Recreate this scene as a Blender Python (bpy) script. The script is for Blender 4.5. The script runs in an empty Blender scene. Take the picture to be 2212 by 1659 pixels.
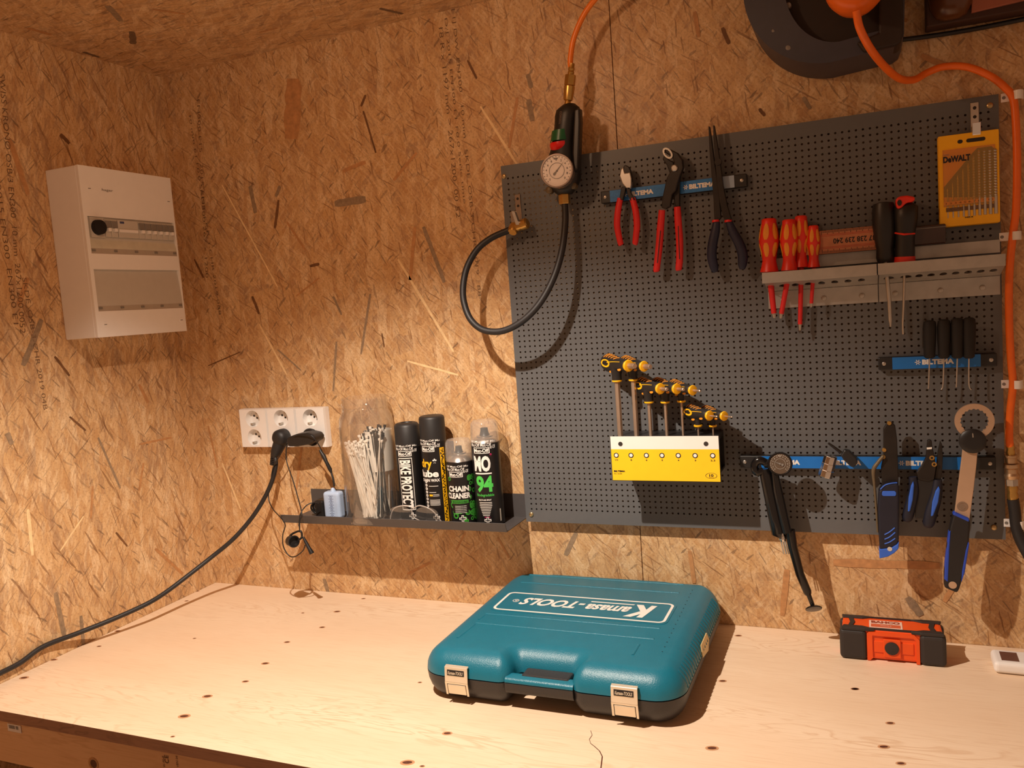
import bpy, bmesh, math, random
from mathutils import Vector, Matrix
from math import pi, sin, cos, radians
random.seed(7)
S = bpy.context.scene
COL = S.collection

# ---------------------------------------------------------------- camera
IW, IH, FOC = 2212.0, 1659.0, 1785.8
YAW, PITCH, ROLL = -0.4033, -0.09531, -0.073
CAM = Vector((0.60647, -1.46288, 0.6))
fwd = Vector((sin(YAW)*cos(PITCH), cos(YAW)*cos(PITCH), sin(PITCH)))
_r = Vector((cos(YAW), -sin(YAW), 0)); _u = _r.cross(fwd)
RGT = cos(ROLL)*_r + sin(ROLL)*_u
UPV = -sin(ROLL)*_r + cos(ROLL)*_u
cd = bpy.data.cameras.new('camera'); cam = bpy.data.objects.new('camera', cd); COL.objects.link(cam)
cd.sensor_fit = 'HORIZONTAL'; cd.sensor_width = 36.0; cd.lens = 36.0*FOC/IW; cd.clip_start = 0.01
cam.matrix_world = Matrix(((RGT.x, UPV.x, -fwd.x, CAM.x), (RGT.y, UPV.y, -fwd.y, CAM.y), (RGT.z, UPV.z, -fwd.z, CAM.z), (0, 0, 0, 1)))
S.camera = cam
def at(px, py, y):            # point of the plane y=const (parallel to the back wall) seen at a photograph position
    d = (px-IW/2)/FOC*RGT + (IH/2-py)/FOC*UPV + fwd
    return CAM + d*((y-CAM.y)/d.y)
def atx(px, py, x):
    d = (px-IW/2)/FOC*RGT + (IH/2-py)/FOC*UPV + fwd
    return CAM + d*((x-CAM.x)/d.x)
def atz(px, py, z):
    d = (px-IW/2)/FOC*RGT + (IH/2-py)/FOC*UPV + fwd
    return CAM + d*((z-CAM.z)/d.z)

# ---------------------------------------------------------------- light
LP = Vector((-0.03, -0.75, 1.08))
def lamp(name, kind, loc, energy, color, **kw):
    l = bpy.data.lights.new(name, kind); l.energy = energy; l.color = color
    for k, v in kw.items(): setattr(l, k, v)
    o = bpy.data.objects.new(name, l); COL.objects.link(o); o.location = loc; return o
lamp('ceiling_spot_light', 'SPOT', LP, 67, (1.0, 0.87, 0.73), spot_size=radians(128), spot_blend=0.55, shadow_soft_size=0.008)
lamp('ceiling_spot_spill', 'POINT', LP, 4.0, (1.0, 0.62, 0.37), shadow_soft_size=0.02)
w = bpy.data.worlds.new('world'); S.world = w; w.use_nodes = True
w.node_tree.nodes['Background'].inputs[0].default_value = (1.0, 0.57, 0.34, 1)
w.node_tree.nodes['Background'].inputs[1].default_value = 0.35
S.view_settings.view_transform = 'Standard'; S.view_settings.look = 'None'
S.view_settings.exposure = 0.0; S.view_settings.gamma = 1.0; S.view_settings.use_curve_mapping = False

# ---------------------------------------------------------------- materials
def lin(c):
    return tuple(((v/255.0)/12.92 if v/255.0 <= 0.04045 else ((v/255.0+0.055)/1.055)**2.4) for v in c)
class NT:
    def __init__(s, m): s.t = m.node_tree; s.n = s.t.nodes; s.l = s.t.links
    def new(s, ty, **kw):
        n = s.n.new(ty)
        for k, v in kw.items(): setattr(n, k, v)
        return n
    def link(s, a, b): s.l.new(a, b)
    def math(s, op, a, b=None, c=None, clamp=False):
        n = s.new('ShaderNodeMath', operation=op, use_clamp=clamp)
        for i, v in enumerate((a, b, c)):
            if v is None: continue
            if isinstance(v, (int, float)): n.inputs[i].default_value = v
            else: s.link(v, n.inputs[i])
        return n.outputs[0]
    def mix(s, f, a, b, blend='MIX'):
        n = s.new('ShaderNodeMix', data_type='RGBA', blend_type=blend)
        for i, v in ((0, f), (6, a), (7, b)):
            if isinstance(v, (int, float)): n.inputs[i].default_value = v
            elif isinstance(v, tuple): n.inputs[i].default_value = (*v, 1) if len(v) == 3 else v
            else: s.link(v, n.inputs[i])
        return n.outputs[2]
    def mapr(s, v, a, b, c=0.0, d=1.0):
        n = s.new('ShaderNodeMapRange'); s.link(v, n.inputs[0])
        for i, x in enumerate((a, b, c, d)): n.inputs[i+1].default_value = x
        return n.outputs[0]
MATS = {}
def M(name, rgb, rough=0.5, metal=0.0, var=0.06, scale=60.0, bump=0.0, spec=0.5, coat=0.0, bscale=None):
    if name in MATS: return MATS[name]
    m = bpy.data.materials.new(name); m.use_nodes = True; t = NT(m)
    b = t.n['Principled BSDF']
    c = lin(rgb)
    tc = t.new('ShaderNodeTexCoord'); nz = t.new('ShaderNodeTexNoise')
    t.link(tc.outputs['Object'], nz.inputs['Vector']); nz.inputs['Scale'].default_value = scale; nz.inputs['Detail'].default_value = 3
    f = t.mapr(nz.outputs[0], 0.3, 0.7)
    col = t.mix(f, tuple(x*(1-var) for x in c), tuple(min(1, x*(1+var)) for x in c))
    t.link(col, b.inputs['Base Color'])
    b.inputs['Roughness'].default_value = rough; b.inputs['Metallic'].default_value = metal
    b.inputs['Specular IOR Level'].default_value = spec
    if coat: b.inputs['Coat Weight'].default_value = coat
    if bump:
        n2 = nz
        if bscale:
            n2 = t.new('ShaderNodeTexNoise'); t.link(tc.outputs['Object'], n2.inputs['Vector']); n2.inputs['Scale'].default_value = bscale
        bp = t.new('ShaderNodeBump'); bp.inputs['Strength'].default_value = bump; bp.inputs['Distance'].default_value = 0.001
        t.link(n2.outputs[0], bp.inputs['Height']); t.link(bp.outputs[0], b.inputs['Normal'])
    MATS[name] = m; return m
def clear(name, rgb=(255, 254, 252), rough=0.03, alpha=0.22):
    # thin clear plastic / glass wall: mostly see-through with real specular reflection
    if name in MATS: return MATS[name]
    m = bpy.data.materials.new(name); m.use_nodes = True; t = NT(m); t.n.remove(t.n['Principled BSDF'])
    out = [n for n in t.n if n.type == 'OUTPUT_MATERIAL'][0]
    tr = t.new('ShaderNodeBsdfTransparent'); tr.inputs[0].default_value = (*lin(rgb), 1)
    gl = t.new('ShaderNodeBsdfGlossy'); gl.inputs['Roughness'].default_value = rough
    df = t.new('ShaderNodeBsdfDiffuse'); df.inputs[0].default_value = (*lin(rgb), 1)
    fr = t.new('ShaderNodeLayerWeight'); fr.inputs[0].default_value = 0.25
    m1 = t.new('ShaderNodeMixShader'); m2 = t.new('ShaderNodeMixShader')
    t.link(t.mapr(fr.outputs['Facing'], 0, 1, 0.05, 0.75), m1.inputs[0]); t.link(tr.outputs[0], m1.inputs[1]); t.link(gl.outputs[0], m1.inputs[2])
    m2.inputs[0].default_value = alpha; t.link(m1.outputs[0], m2.inputs[1]); t.link(df.outputs[0], m2.inputs[2])
    t.link(m2.outputs[0], out.inputs[0]); MATS[name] = m; return m

def osb(name, axes, seed, tint=(1.0, 1.03, 1.16), rot=0.0, contrast=1.0):
    """oriented strand board: stacked layers of randomly coloured flakes, fine grain, small dark slivers and a low bump"""
    m = bpy.data.materials.new(name); m.use_nodes = True; t = NT(m); b = t.n['Principled BSDF']
    g = t.new('ShaderNodeNewGeometry'); sp = t.new('ShaderNodeSeparateXYZ'); t.link(g.outputs['Position'], sp.inputs[0])
    cb = t.new('ShaderNodeCombineXYZ'); t.link(sp.outputs[axes[0]], cb.inputs[0]); t.link(sp.outputs[axes[1]], cb.inputs[1])
    wn = t.new('ShaderNodeTexNoise', noise_dimensions='2D'); t.link(cb.outputs[0], wn.inputs[0]); wn.inputs['Scale'].default_value = 26; wn.inputs['Detail'].default_value = 1
    sub = t.new('ShaderNodeVectorMath', operation='SUBTRACT'); t.link(wn.outputs['Color'], sub.inputs[0]); sub.inputs[1].default_value = (.5, .5, .5)
    sc = t.new('ShaderNodeVectorMath', operation='SCALE'); t.link(sub.outputs[0], sc.inputs[0]); sc.inputs[3].default_value = 0.005
    ad = t.new('ShaderNodeVectorMath', operation='ADD'); t.link(cb.outputs[0], ad.inputs[0]); t.link(sc.outputs[0], ad.inputs[1])
    V = ad.outputs[0]
    C = lambda c: tuple(x*y for x, y in zip(lin(c), tint))
    ramp_cols = [C((212, 168, 112)), C((228, 190, 136)), C((200, 152, 98)), C((218, 178, 124)), C((238, 206, 156)), C((206, 162, 108)), C((192, 148, 100)), C((166, 132, 98))]
    big = t.new('ShaderNodeTexNoise', noise_dimensions='2D'); t.link(cb.outputs[0], big.inputs[0]); big.inputs['Scale'].default_value = 9; big.inputs['Detail'].default_value = 1
    col = t.mix(t.mapr(big.outputs[0], .35, .65), C((208, 162, 106)), C((222, 182, 126)))
    hgt = t.math('MULTIPLY', big.outputs[0], 0.3)
    rnd = random.Random(seed)
    layers = []; grains = {}
    for i in range(9):
        a = radians(90 + rnd.uniform(-38, 38)) + rot
        if i in (2, 6): a = rnd.uniform(0, pi)
        L = rnd.uniform(.045, .10); W_ = L*rnd.uniform(.13, .24)
        layers.append((a, L, W_, rnd.uniform(.30, .5), 0))
    for i in range(5):
        a = radians(90 + rnd.uniform(-45, 45)) + rot
        layers.append((a, rnd.uniform(.018, .034), rnd.uniform(.0022, .0045), rnd.uniform(.25, .35), 0))
    for i in range(4):
        a = radians(90 + rnd.uniform(-60, 60)) + rot
        layers.append((a, rnd.uniform(.012, .04), rnd.uniform(.0016, .004), rnd.uniform(.02, .042), 1))
    for i, (a, L, W_, cov, dark) in enumerate(layers):
        mp = t.new('ShaderNodeMapping'); mp.vector_type = 'TEXTURE'; t.link(V, mp.inputs[0])
        mp.inputs['Rotation'].default_value = (0, 0, a); mp.inputs['Scale'].default_value = (L, W_, 1)
        mp.inputs['Location'].default_value = (rnd.uniform(-5, 5), rnd.uniform(-5, 5), 0)
        vo = t.new('ShaderNodeTexVoronoi', voronoi_dimensions='2D'); t.link(mp.outputs[0], vo.inputs['Vector']); vo.inputs['Scale'].default_value = 1
        vo.inputs['Randomness'].default_value = .9
        s3 = t.new('ShaderNodeSeparateColor'); t.link(vo.outputs['Color'], s3.inputs[0])
        mask = t.math('LESS_THAN', s3.outputs[0], cov)
        if dark:
            dm = t.math('MULTIPLY', mask, t.mapr(s3.outputs[2], 0, 1, .12*contrast, .65*contrast))
            col = t.mix(dm, col, C((112, 68, 34)) if i % 2 else C((96, 74, 56)))
            pass
            continue
        rp = t.new('ShaderNodeValToRGB'); rp.color_ramp.interpolation = 'CONSTANT'; e = rp.color_ramp.elements
        cols = ramp_cols[:]; rnd.shuffle(cols)
        e[0].position = 0; e[0].color = (*cols[0], 1); e[1].position = 1/6; e[1].color = (*cols[1], 1)
        for k in range(2, 6): q = e.new(k/6); q.color = (*cols[k], 1)
        t.link(s3.outputs[1], rp.inputs[0])
        # grain running along the flake
        ga = round((a-rot)/radians(22))
        if ga not in grains:
            gm = t.new('ShaderNodeMapping'); gm.vector_type = 'TEXTURE'; t.link(V, gm.inputs[0])
            gm.inputs['Rotation'].default_value = (0, 0, a); gm.inputs['Scale'].default_value = (.035, .0022, 1)
            gn = t.new('ShaderNodeTexNoise', noise_dimensions='2D'); t.link(gm.outputs[0], gn.inputs[0]); gn.inputs['Scale'].default_value = 1; gn.inputs['Detail'].default_value = 1
            grains[ga] = gn
        gn = grains[ga]
        gr = t.mix(t.mapr(gn.outputs[0], .3, .7, 0, .42), rp.outputs[0], t.mix(.5, rp.outputs[0], C((150, 100, 56))))
        col = t.mix(t.math('MULTIPLY', mask, (.62 if i < 9 else .34)*contrast), col, gr)
        if i % 2 or i > 10: continue
        hv = t.math('ADD', t.math('MULTIPLY', s3.outputs[2], .45), t.math('MULTIPLY', gn.outputs[0], .5))
        hm = t.new('ShaderNodeMix', data_type='FLOAT'); t.link(mask, hm.inputs[0]); t.link(hgt, hm.inputs[2]); t.link(hv, hm.inputs[3]); hgt = hm.outputs[0]
    fine = t.new('ShaderNodeTexNoise', noise_dimensions='2D'); t.link(cb.outputs[0], fine.inputs[0]); fine.inputs['Scale'].default_value = 260; fine.inputs['Detail'].default_value = 1
    col = t.mix(t.mapr(fine.outputs[0], .55, .75, 0, .35), col, C((140, 92, 50)))
    t.link(col, b.inputs['Base Color']); b.inputs['Roughness'].default_value = .42; b.inputs['Specular IOR Level'].default_value = .35
    bp = t.new('ShaderNodeBump'); bp.inputs['Strength'].default_value = .22; bp.inputs['Distance'].default_value = .0005
    t.link(hgt, bp.inputs['Height']); t.link(bp.outputs[0], b.inputs['Normal'])
    return m
def plywood(name, c1, c2, c3):
    m = bpy.data.materials.new(name); m.use_nodes = True; t = NT(m); b = t.n['Principled BSDF']
    g = t.new('ShaderNodeNewGeometry')
    mp = t.new('ShaderNodeMapping'); t.link(g.outputs['Position'], mp.inputs[0]); mp.inputs['Scale'].default_value = (2.2, 14, 14)
    n1 = t.new('ShaderNodeTexNoise'); t.link(mp.outputs[0], n1.inputs[0]); n1.inputs['Scale'].default_value = 1.3; n1.inputs['Detail'].default_value = 4; n1.inputs['Distortion'].default_value = .8
    wv = t.new('ShaderNodeMath', operation='PINGPONG'); t.link(t.math('MULTIPLY', n1.outputs[0], 14.0), wv.inputs[0]); wv.inputs[1].default_value = .5
    n2 = t.new('ShaderNodeTexNoise'); t.link(mp.outputs[0], n2.inputs[0]); n2.inputs['Scale'].default_value = .5; n2.inputs['Detail'].default_value = 2
    mp3 = t.new('ShaderNodeMapping'); t.link(g.outputs['Position'], mp3.inputs[0]); mp3.inputs['Scale'].default_value = (18, 420, 420)
    n3 = t.new('ShaderNodeTexNoise'); t.link(mp3.outputs[0], n3.inputs[0]); n3.inputs['Scale'].default_value = 1; n3.inputs['Detail'].default_value = 3
    col = t.mix(t.mapr(n2.outputs[0], .35, .65), lin(c1), lin(c2))
    band = t.math('MULTIPLY', t.mapr(wv.outputs[0], .3, .5, 0, .55), t.mapr(n2.outputs[0], .45, .6))
    col = t.mix(band, col, lin(c3))
    col = t.mix(t.mapr(n3.outputs[0], .5, .75, 0, .35), col, lin(c3))
    t.link(col, b.inputs['Base Color']); b.inputs['Roughness'].default_value = .55; b.inputs['Specular IOR Level'].default_value = .3
    bp = t.new('ShaderNodeBump'); bp.inputs['Strength'].default_value = .15; bp.inputs['Distance'].default_value = .0006
    t.link(n3.outputs[0], bp.inputs['Height']); t.link(bp.outputs[0], b.inputs['Normal'])
    return m

# ---------------------------------------------------------------- mesh helpers
def V3(*a): return Vector(a)
def finish(bm, name, mat, parent=None, smooth=False, bevel=0.0, seg=2, org=None, kind=None):
    bmesh.ops.recalc_face_normals(bm, faces=bm.faces[:])
    off = Vector((0, 0, 0))
    if parent is not None:
        p = parent
        while p is not None: off += p.location; p = p.parent
    elif org is not None: off = Vector(org)
    if off.length: bmesh.ops.translate(bm, verts=bm.verts[:], vec=-off)
    me = bpy.data.meshes.new(name); bm.to_mesh(me); bm.free()
    mats = mat if isinstance(mat, (list, tuple)) else [mat]
    for x in mats: me.materials.append(x)
    o = bpy.data.objects.new(name, me); COL.objects.link(o)
    if parent is not None: o.parent = parent
    elif org is not None: o.location = off
    if smooth:
        for p in me.polygons: p.use_smooth = True
        me.set_sharp_from_angle(angle=radians(smooth if smooth > 1 else 40))
    if bevel:
        md = o.modifiers.new('bevel', 'BEVEL'); md.width = bevel; md.segments = seg; md.limit_method = 'ANGLE'; md.angle_limit = radians(35)
        md.harden_normals = False
    if kind: o['kind'] = kind
    return o
def box(bm, a, b, mi=0):
    x0, y0, z0 = [min(a[i], b[i]) for i in range(3)]; x1, y1, z1 = [max(a[i], b[i]) for i in range(3)]
    v = [bm.verts.new(p) for p in ((x0,y0,z0),(x1,y0,z0),(x1,y1,z0),(x0,y1,z0),(x0,y0,z1),(x1,y0,z1),(x1,y1,z1),(x0,y1,z1))]
    for f in ((0,3,2,1),(4,5,6,7),(0,1,5,4),(1,2,6,5),(2,3,7,6),(3,0,4,7)):
        bm.faces.new([v[i] for i in f]).material_index = mi
    return v
def prism(bm, pts, vec, mi=0):
    vec = Vector(vec)
    a = [bm.verts.new(p) for p in pts]; b = [bm.verts.new(Vector(p)+vec) for p in pts]
    fs = [bm.faces.new(a), bm.faces.new(b[::-1])]
    n = len(a)
    for i in range(n): fs.append(bm.faces.new((a[i], b[i], b[(i+1) % n], a[(i+1) % n])))
    for f in fs: f.material_index = mi
    return a+b
def ppx(bm, pts, yf, yb, mi=0):          # outline given at its true distance yf, thickness back to yb
    return prism(bm, [at(x, y, yf) for x, y in pts], (0, yb-yf, 0), mi)
def frame_for(d):
    d = Vector(d).normalized(); h = Vector((0, 0, 1)) if abs(d.z) < .9 else Vector((1, 0, 0))
    u = d.cross(h).normalized(); return u, d.cross(u).normalized()
def spline(P, n=8, closed=False):
    P = [tuple(p) for p in P]; out = []
    N = len(P); rng = N if closed else N-1
    for i in range(rng):
        if closed: p0, p1, p2, p3 = P[(i-1) % N], P[i], P[(i+1) % N], P[(i+2) % N]
        else: p0, p1, p2, p3 = P[max(0, i-1)], P[i], P[i+1], P[min(N-1, i+2)]
        for k in range(n):
            s = k/n
            out.append(tuple(.5*((2*b)+(-a+c)*s+(2*a-5*b+4*c-d)*s*s+(-a+3*b-3*c+d)*s**3) for a, b, c, d in zip(p0, p1, p2, p3)))
    if not closed: out.append(P[-1])
    return out
def tube(bm, path, r=None, seg=12, cap=True, mi=0, flat=None, flat_dir=None):
    """path of (x,y,z) with radius r, or (x,y,z,r). flat: ratio squashed along flat_dir"""
    pts = [Vector(p[:3]) for p in path]; rs = [(p[3] if len(p) > 3 else r) for p in path]
    rings = []; n = len(pts); up = None
    for i in range(n):
        d = (pts[min(n-1, i+1)]-pts[max(0, i-1)])
        if d.length < 1e-9: d = Vector((0, 0, 1))
        d.normalize()
        if flat_dir is not None:
            v = Vector(flat_dir); v = (v-d*v.dot(d)).normalized(); u = v.cross(d)
        else:
            if up is None: u, v = frame_for(d)
            else:
                u = (up-d*up.dot(d)).normalized(); v = d.cross(u)
            up = u
        k = flat if flat else 1.0
        rings.append([bm.verts.new(pts[i]+rs[i]*(cos(2*pi*j/seg)*u+sin(2*pi*j/seg)*v*k)) for j in range(seg)])
    for i in range(n-1):
        for j in range(seg):
            bm.faces.new((rings[i][j], rings[i][(j+1) % seg], rings[i+1][(j+1) % seg], rings[i+1][j])).material_index = mi
    if cap:
        bm.faces.new(rings[0][::-1]).material_index = mi; bm.faces.new(rings[-1]).material_index = mi
def lathe(bm, c, axis, prof, seg=32, mi=0, capb=True, capt=True, u0=None):
    """prof: (distance along axis, radius)"""
    c = Vector(c); d = Vector(axis).normalized(); u, v = frame_for(d)
    if u0 is not None: u = Vector(u0); v = d.cross(u)
    rings = [[bm.verts.new(c+d*h+r*(cos(2*pi*j/seg)*u+sin(2*pi*j/seg)*v)) for j in range(seg)] for h, r in prof]
    for i in range(len(rings)-1):
        for j in range(seg):
            bm.faces.new((rings[i][j], rings[i][(j+1) % seg], rings[i+1][(j+1) % seg], rings[i+1][j])).material_index = mi
    if capb: bm.faces.new(rings[0][::-1]).material_index = mi
    if capt: bm.faces.new(rings[-1]).material_index = mi
def disc(bm, c, n, r, seg=20, mi=0, sy=1.0, u0=None):
    u, v = frame_for(n)
    if u0 is not None: u = Vector(u0).normalized(); v = Vector(n).normalized().cross(u)
    bm.faces.new([bm.verts.new(Vector(c)+r*(cos(2*pi*j/seg)*u+sy*sin(2*pi*j/seg)*v)) for j in range(seg)]).material_index = mi
def ringm(bm, c, n, r0, r1, h, seg=32, mi=0):      # flat ring with thickness h along n
    c = Vector(c); d = Vector(n).normalized(); u, v = frame_for(d)
    R = [[bm.verts.new(c+d*hh+r*(cos(2*pi*j/seg)*u+sin(2*pi*j/seg)*v)) for j in range(seg)] for r, hh in ((r0, 0), (r1, 0), (r1, h), (r0, h))]
    for i in range(4):
        for j in range(seg):
            bm.faces.new((R[i][j], R[i][(j+1) % seg], R[(i+1) % 4][(j+1) % seg], R[(i+1) % 4][j])).material_index = mi
def sphere(bm, c, r, seg=20, mi=0, sc=(1, 1, 1)):
    res = bmesh.ops.create_uvsphere(bm, u_segments=seg, v_segments=seg//2, radius=r)
    for v in res['verts']: v.co = Vector((v.co.x*sc[0], v.co.y*sc[1], v.co.z*sc[2]))+Vector(c)
    for f in {f for v in res['verts'] for f in v.link_faces}: f.material_index = mi
def tagged(o, label, cat, group=None):
    o['label'] = label; o['category'] = cat
    if group: o['group'] = group
    return o
def thing(name, label, cat, loc, group=None):
    o = bpy.data.objects.new(name, None); COL.objects.link(o); o.location = loc; o.empty_display_size = .02
    return tagged(o, label, cat, group)
_tc = {}
def textverts(body, bold=0.0, shear=0.0):
    k = (body, bold, shear)
    if k in _tc: return _tc[k]
    cu = bpy.data.curves.new('tmp', 'FONT'); cu.body = body; cu.size = 1; cu.offset = bold; cu.shear = shear; cu.resolution_u = 3
    o = bpy.data.objects.new('tmp', cu); COL.objects.link(o)
    dg = bpy.context.evaluated_depsgraph_get(); dg.update()
    me = bpy.data.meshes.new_from_object(o.evaluated_get(dg))
    vs = [tuple(v.co[:2]) for v in me.vertices]; fs = [tuple(p.vertices) for p in me.polygons]
    bpy.data.objects.remove(o); bpy.data.curves.remove(cu); bpy.data.meshes.remove(me)
    x0 = min(v[0] for v in vs); x1 = max(v[0] for v in vs); y0 = min(v[1] for v in vs); y1 = max(v[1] for v in vs)
    vs = [((x-x0)/max(1e-6, x1-x0), (y-y0)/max(1e-6, y1-y0)) for x, y in vs]
    _tc[k] = (vs, fs); return vs, fs
def text_into(bm, body, fn, bold=0.0, shear=0.0, mi=0, cuts=0, cutv=0):
    vs, fs = textverts(body, bold, shear)
    t = bmesh.new(); vv = [t.verts.new((x, y, 0)) for x, y in vs]
    for f in fs:
        try: t.faces.new([vv[i] for i in f])
        except ValueError: pass
    for k in range(1, cuts): bmesh.ops.bisect_plane(t, geom=t.verts[:]+t.edges[:]+t.faces[:], plane_co=(k/cuts, 0, 0), plane_no=(1, 0, 0))
    for k in range(1, cutv): bmesh.ops.bisect_plane(t, geom=t.verts[:]+t.edges[:]+t.faces[:], plane_co=(0, k/cutv, 0), plane_no=(0, 1, 0))
    t.verts.index_update(); mp = [bm.verts.new(fn(v.co.x, v.co.y)) for v in t.verts]
    for f in t.faces: bm.faces.new([mp[v.index] for v in f.verts]).material_index = mi
    t.free()
def quadfn(o, U, V):
    o, U, V = Vector(o), Vector(U), Vector(V); return lambda s, t: o+U*s+V*t
def text(body, o, U, V, mat, parent, name='lettering', bold=0.0, shear=0.0):
    bm = bmesh.new(); text_into(bm, body, quadfn(o, U, V), bold, shear)
    return flatfinish(bm, name, mat, parent)
def flatfinish(bm, name, mat, parent):
    off = Vector((0, 0, 0)); p = parent
    while p is not None: off += p.location; p = p.parent
    bmesh.ops.translate(bm, verts=bm.verts[:], vec=-off)
    me = bpy.data.meshes.new(name); bm.to_mesh(me); bm.free()
    for x in (mat if isinstance(mat, (list, tuple)) else [mat]): me.materials.append(x)
    o = bpy.data.objects.new(name, me); COL.objects.link(o); o.parent = parent; return o
def copy_tree(o, parent=None):
    c = o.copy(); COL.objects.link(c)
    if parent is not None: c.parent = parent
    for ch in [x for x in COL.objects if x.parent == o]: copy_tree(ch, c)
    return c
def quad(bm, a, b, c, d, mi=0):
    bm.faces.new([bm.verts.new(p) for p in (a, b, c, d)]).material_index = mi
# ================================================================ SETTING
XL, ZC, XR = -0.8136, 1.1604, 1.9
BY = -0.02                     # front face of the perforated board
m_osb_back = osb('osb_back_wall', (0, 2), 11)
m_osb_left = osb('osb_left_wall', (1, 2), 23, rot=0.1)
m_osb_ceil = osb('osb_ceiling', (0, 1), 37, rot=radians(75))
m_flake_dark = M('dark_wood_flake', (112, 88, 66), .6, var=.25, scale=150)
m_flake_grey = M('grey_wood_flake', (148, 124, 98), .6, var=.2, scale=150)
m_flake_red = M('reddish_wood_flake', (188, 136, 88), .6, var=.2, scale=90)
m_flake_pale = M('pale_wood_flake', (238, 206, 156), .5, var=.12, scale=90)
m_gap = M('board_joint', (60, 36, 20), .9)
m_ink = M('printed_ink', (104, 74, 50), .7, var=.35, scale=300)
# back wall: boards butt jointed; the joint line and the larger single flakes pressed in its face belong to it
bm = bmesh.new()
box(bm, (XL-.02, 0, -.9), (0.2175, .018, ZC+.02)); box(bm, (0.2190, 0.0006, -.9), (XR, .018, ZC+.02)); box(bm, (0.2, .018, -.9), (.24, .03, ZC))
def flakes(bm, lst, conv, nrm, thick=.00035):
    r = random.Random(5)
    for (x0, y0, x1, y1, wpx, mi) in lst:
        a = conv(x0, y0); b = conv(x1, y1); d = b-a; L = d.length; d.normalize(); n = Vector(nrm); s = n.cross(d).normalized()
        w_ = wpx*.00088/2; K = 7
        Lp = [a+d*L*k/K+s*w_*(1+r.uniform(-.14, .12))*(0.7 if k in (0, K) else 1) for k in range(K+1)]
        Rp = [a+d*L*k/K-s*w_*(1+r.uniform(-.14, .12))*(0.8 if k in (0, K) else 1) for k in range(K+1)]
        pts = [p+n*thick for p in Lp+Rp[::-1]]
        for k in range(K): quad(bm, Lp[k]+n*thick, Lp[k+1]+n*thick, Rp[k+1]+n*thick, Rp[k]+n*thick, mi)
back_fl = [(605,402,596,425,9,2),(602,432,594,493,8,1),(540,402,552,460,12,2),(635,170,630,300,46,3),(1140,160,1148,190,10,2),(1142,215,1150,262,12,2),
 (1118,210,1100,320,7,3),(1038,230,1120,360,5,4),(785,240,812,330,5,1),(790,205,780,230,6,1),(723,440,790,430,17,2),(800,635,780,765,6,2),(727,738,720,845,6,2),
 (915,490,960,610,10,2),(897,490,886,605,9,3),(690,570,670,575,7,1),(825,720,830,750,4,1),(690,600,640,640,4,3),(720,640,738,680,6,2),
 (600,755,650,800,4,2),(520,760,450,790,3,1),(545,640,560,678,8,1),(480,400,600,620,4,4),(560,700,620,810,5,4),(860,560,980,760,6,4),(880,780,990,810,5,4),
 (1245,1150,1222,1200,11,2),(985,1190,1005,1150,5,3),(1075,1160,1100,1205,6,3),(1900,30,1960,45,8,3),(1560,60,1575,95,7,1),(1640,235,1652,250,6,1),(1735,210,1750,235,7,2),
 (1800,1215,2030,1222,16,3),(2080,1230,2040,1300,10,3),(1490,1190,1500,1260,9,3),(1700,1230,1690,1330,12,3),(1960,1290,1990,1330,14,2),(660,900,640,1060,7,3),
 (480,1000,520,1100,5,4),(450,920,470,1010,6,3),(930,1215,880,1240,7,3),(740,980,755,1040,8,2),(1010,130,1030,170,5,1),(900,330,850,390,7,3),(420,560,440,600,6,1),
 (700,1250,710,1284,11,2),(1990,120,2060,150,9,3),(1500,25,1510,80,8,3),(620,480,660,540,6,3),(740,370,790,350,9,3)]
flakes(bm, back_fl, lambda x, y: at(x, y, 0), (0, -1, 0))
wall_back = finish(bm, 'wall_back', [m_osb_back, M('f1', (116, 78, 46), .7, var=.3), m_flake_grey, m_flake_red, m_flake_pale], kind='structure')
# grey and darker-toned printing
def wtext(body, px0, py0, px1, py1, h, wall='b'):
    if wall == 'b':
        a = at(px0, py0, -.0004); b = at(px1, py1, -.0004); side = Vector((1, 0, 0)); par = wall_back
    else:
        a = atx(px0, py0, XL+.0004); b = atx(px1, py1, XL+.0004); side = Vector((0, 1, 0)); par = wall_left
    U = b-a; h *= .8; text(body, a-side*h/2, U, side*h, m_ink, par, 'printed_lettering', bold=-.012)
wtext('18 R x 1197 mm > 267x1200  00 52', 952, 60, 990, 470, .011)
wtext('D/J 2015 EN300 E1 F0.0 Serie time', 962, 40, 1003, 440, .009)
wtext('E1J DW. EN300   10 mm   SKDE_OSB-3-CHR 2019_ 88', 978, 20, 1035, 640, .011)
wtext('EN300 E15   2015 EN300 267 x 1200', 428, 215, 447, 600, .010)
wtext('10 mm E1 F0.0 SKDE_OSB-3-CHR 2019 088', 410, 250, 475, 680, .010)
# left wall
bm = bmesh.new(); box(bm, (XL-.018, -2.6, -.9), (XL, 0, ZC+.02))
left_fl = [(130,290,150,310,9,1),(90,690,50,790,13,2),(118,770,150,812,6,1),(150,900,185,930,5,1),(212,945,260,1055,6,2),(16,935,25,960,11,2),(200,1050,196,1120,6,3),
 (130,1190,180,1115,4,4),(335,1185,395,1240,8,3),(228,660,222,690,7,1),(300,830,320,870,9,3),(310,1000,300,1060,6,3),(60,1100,70,1200,8,4),(120,1280,140,1380,12,2),(175,1330,180,1395,9,2),
 (250,1150,275,1180,5,1),(300,960,370,945,5,3),(60,600,40,660,10,3),(20,300,60,420,12,3)]
flakes(bm, left_fl, lambda x, y: atx(x, y, XL), (1, 0, 0))
wall_left = finish(bm, 'wall_left', [m_osb_left, MATS['f1'], m_flake_grey, m_flake_red, m_flake_pale], kind='structure')
wtext('SWISS KRONO OSB/3 EN300  10 mm  267x1200 0052', 4, 160, 50, 720, .013, 'l')
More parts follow.
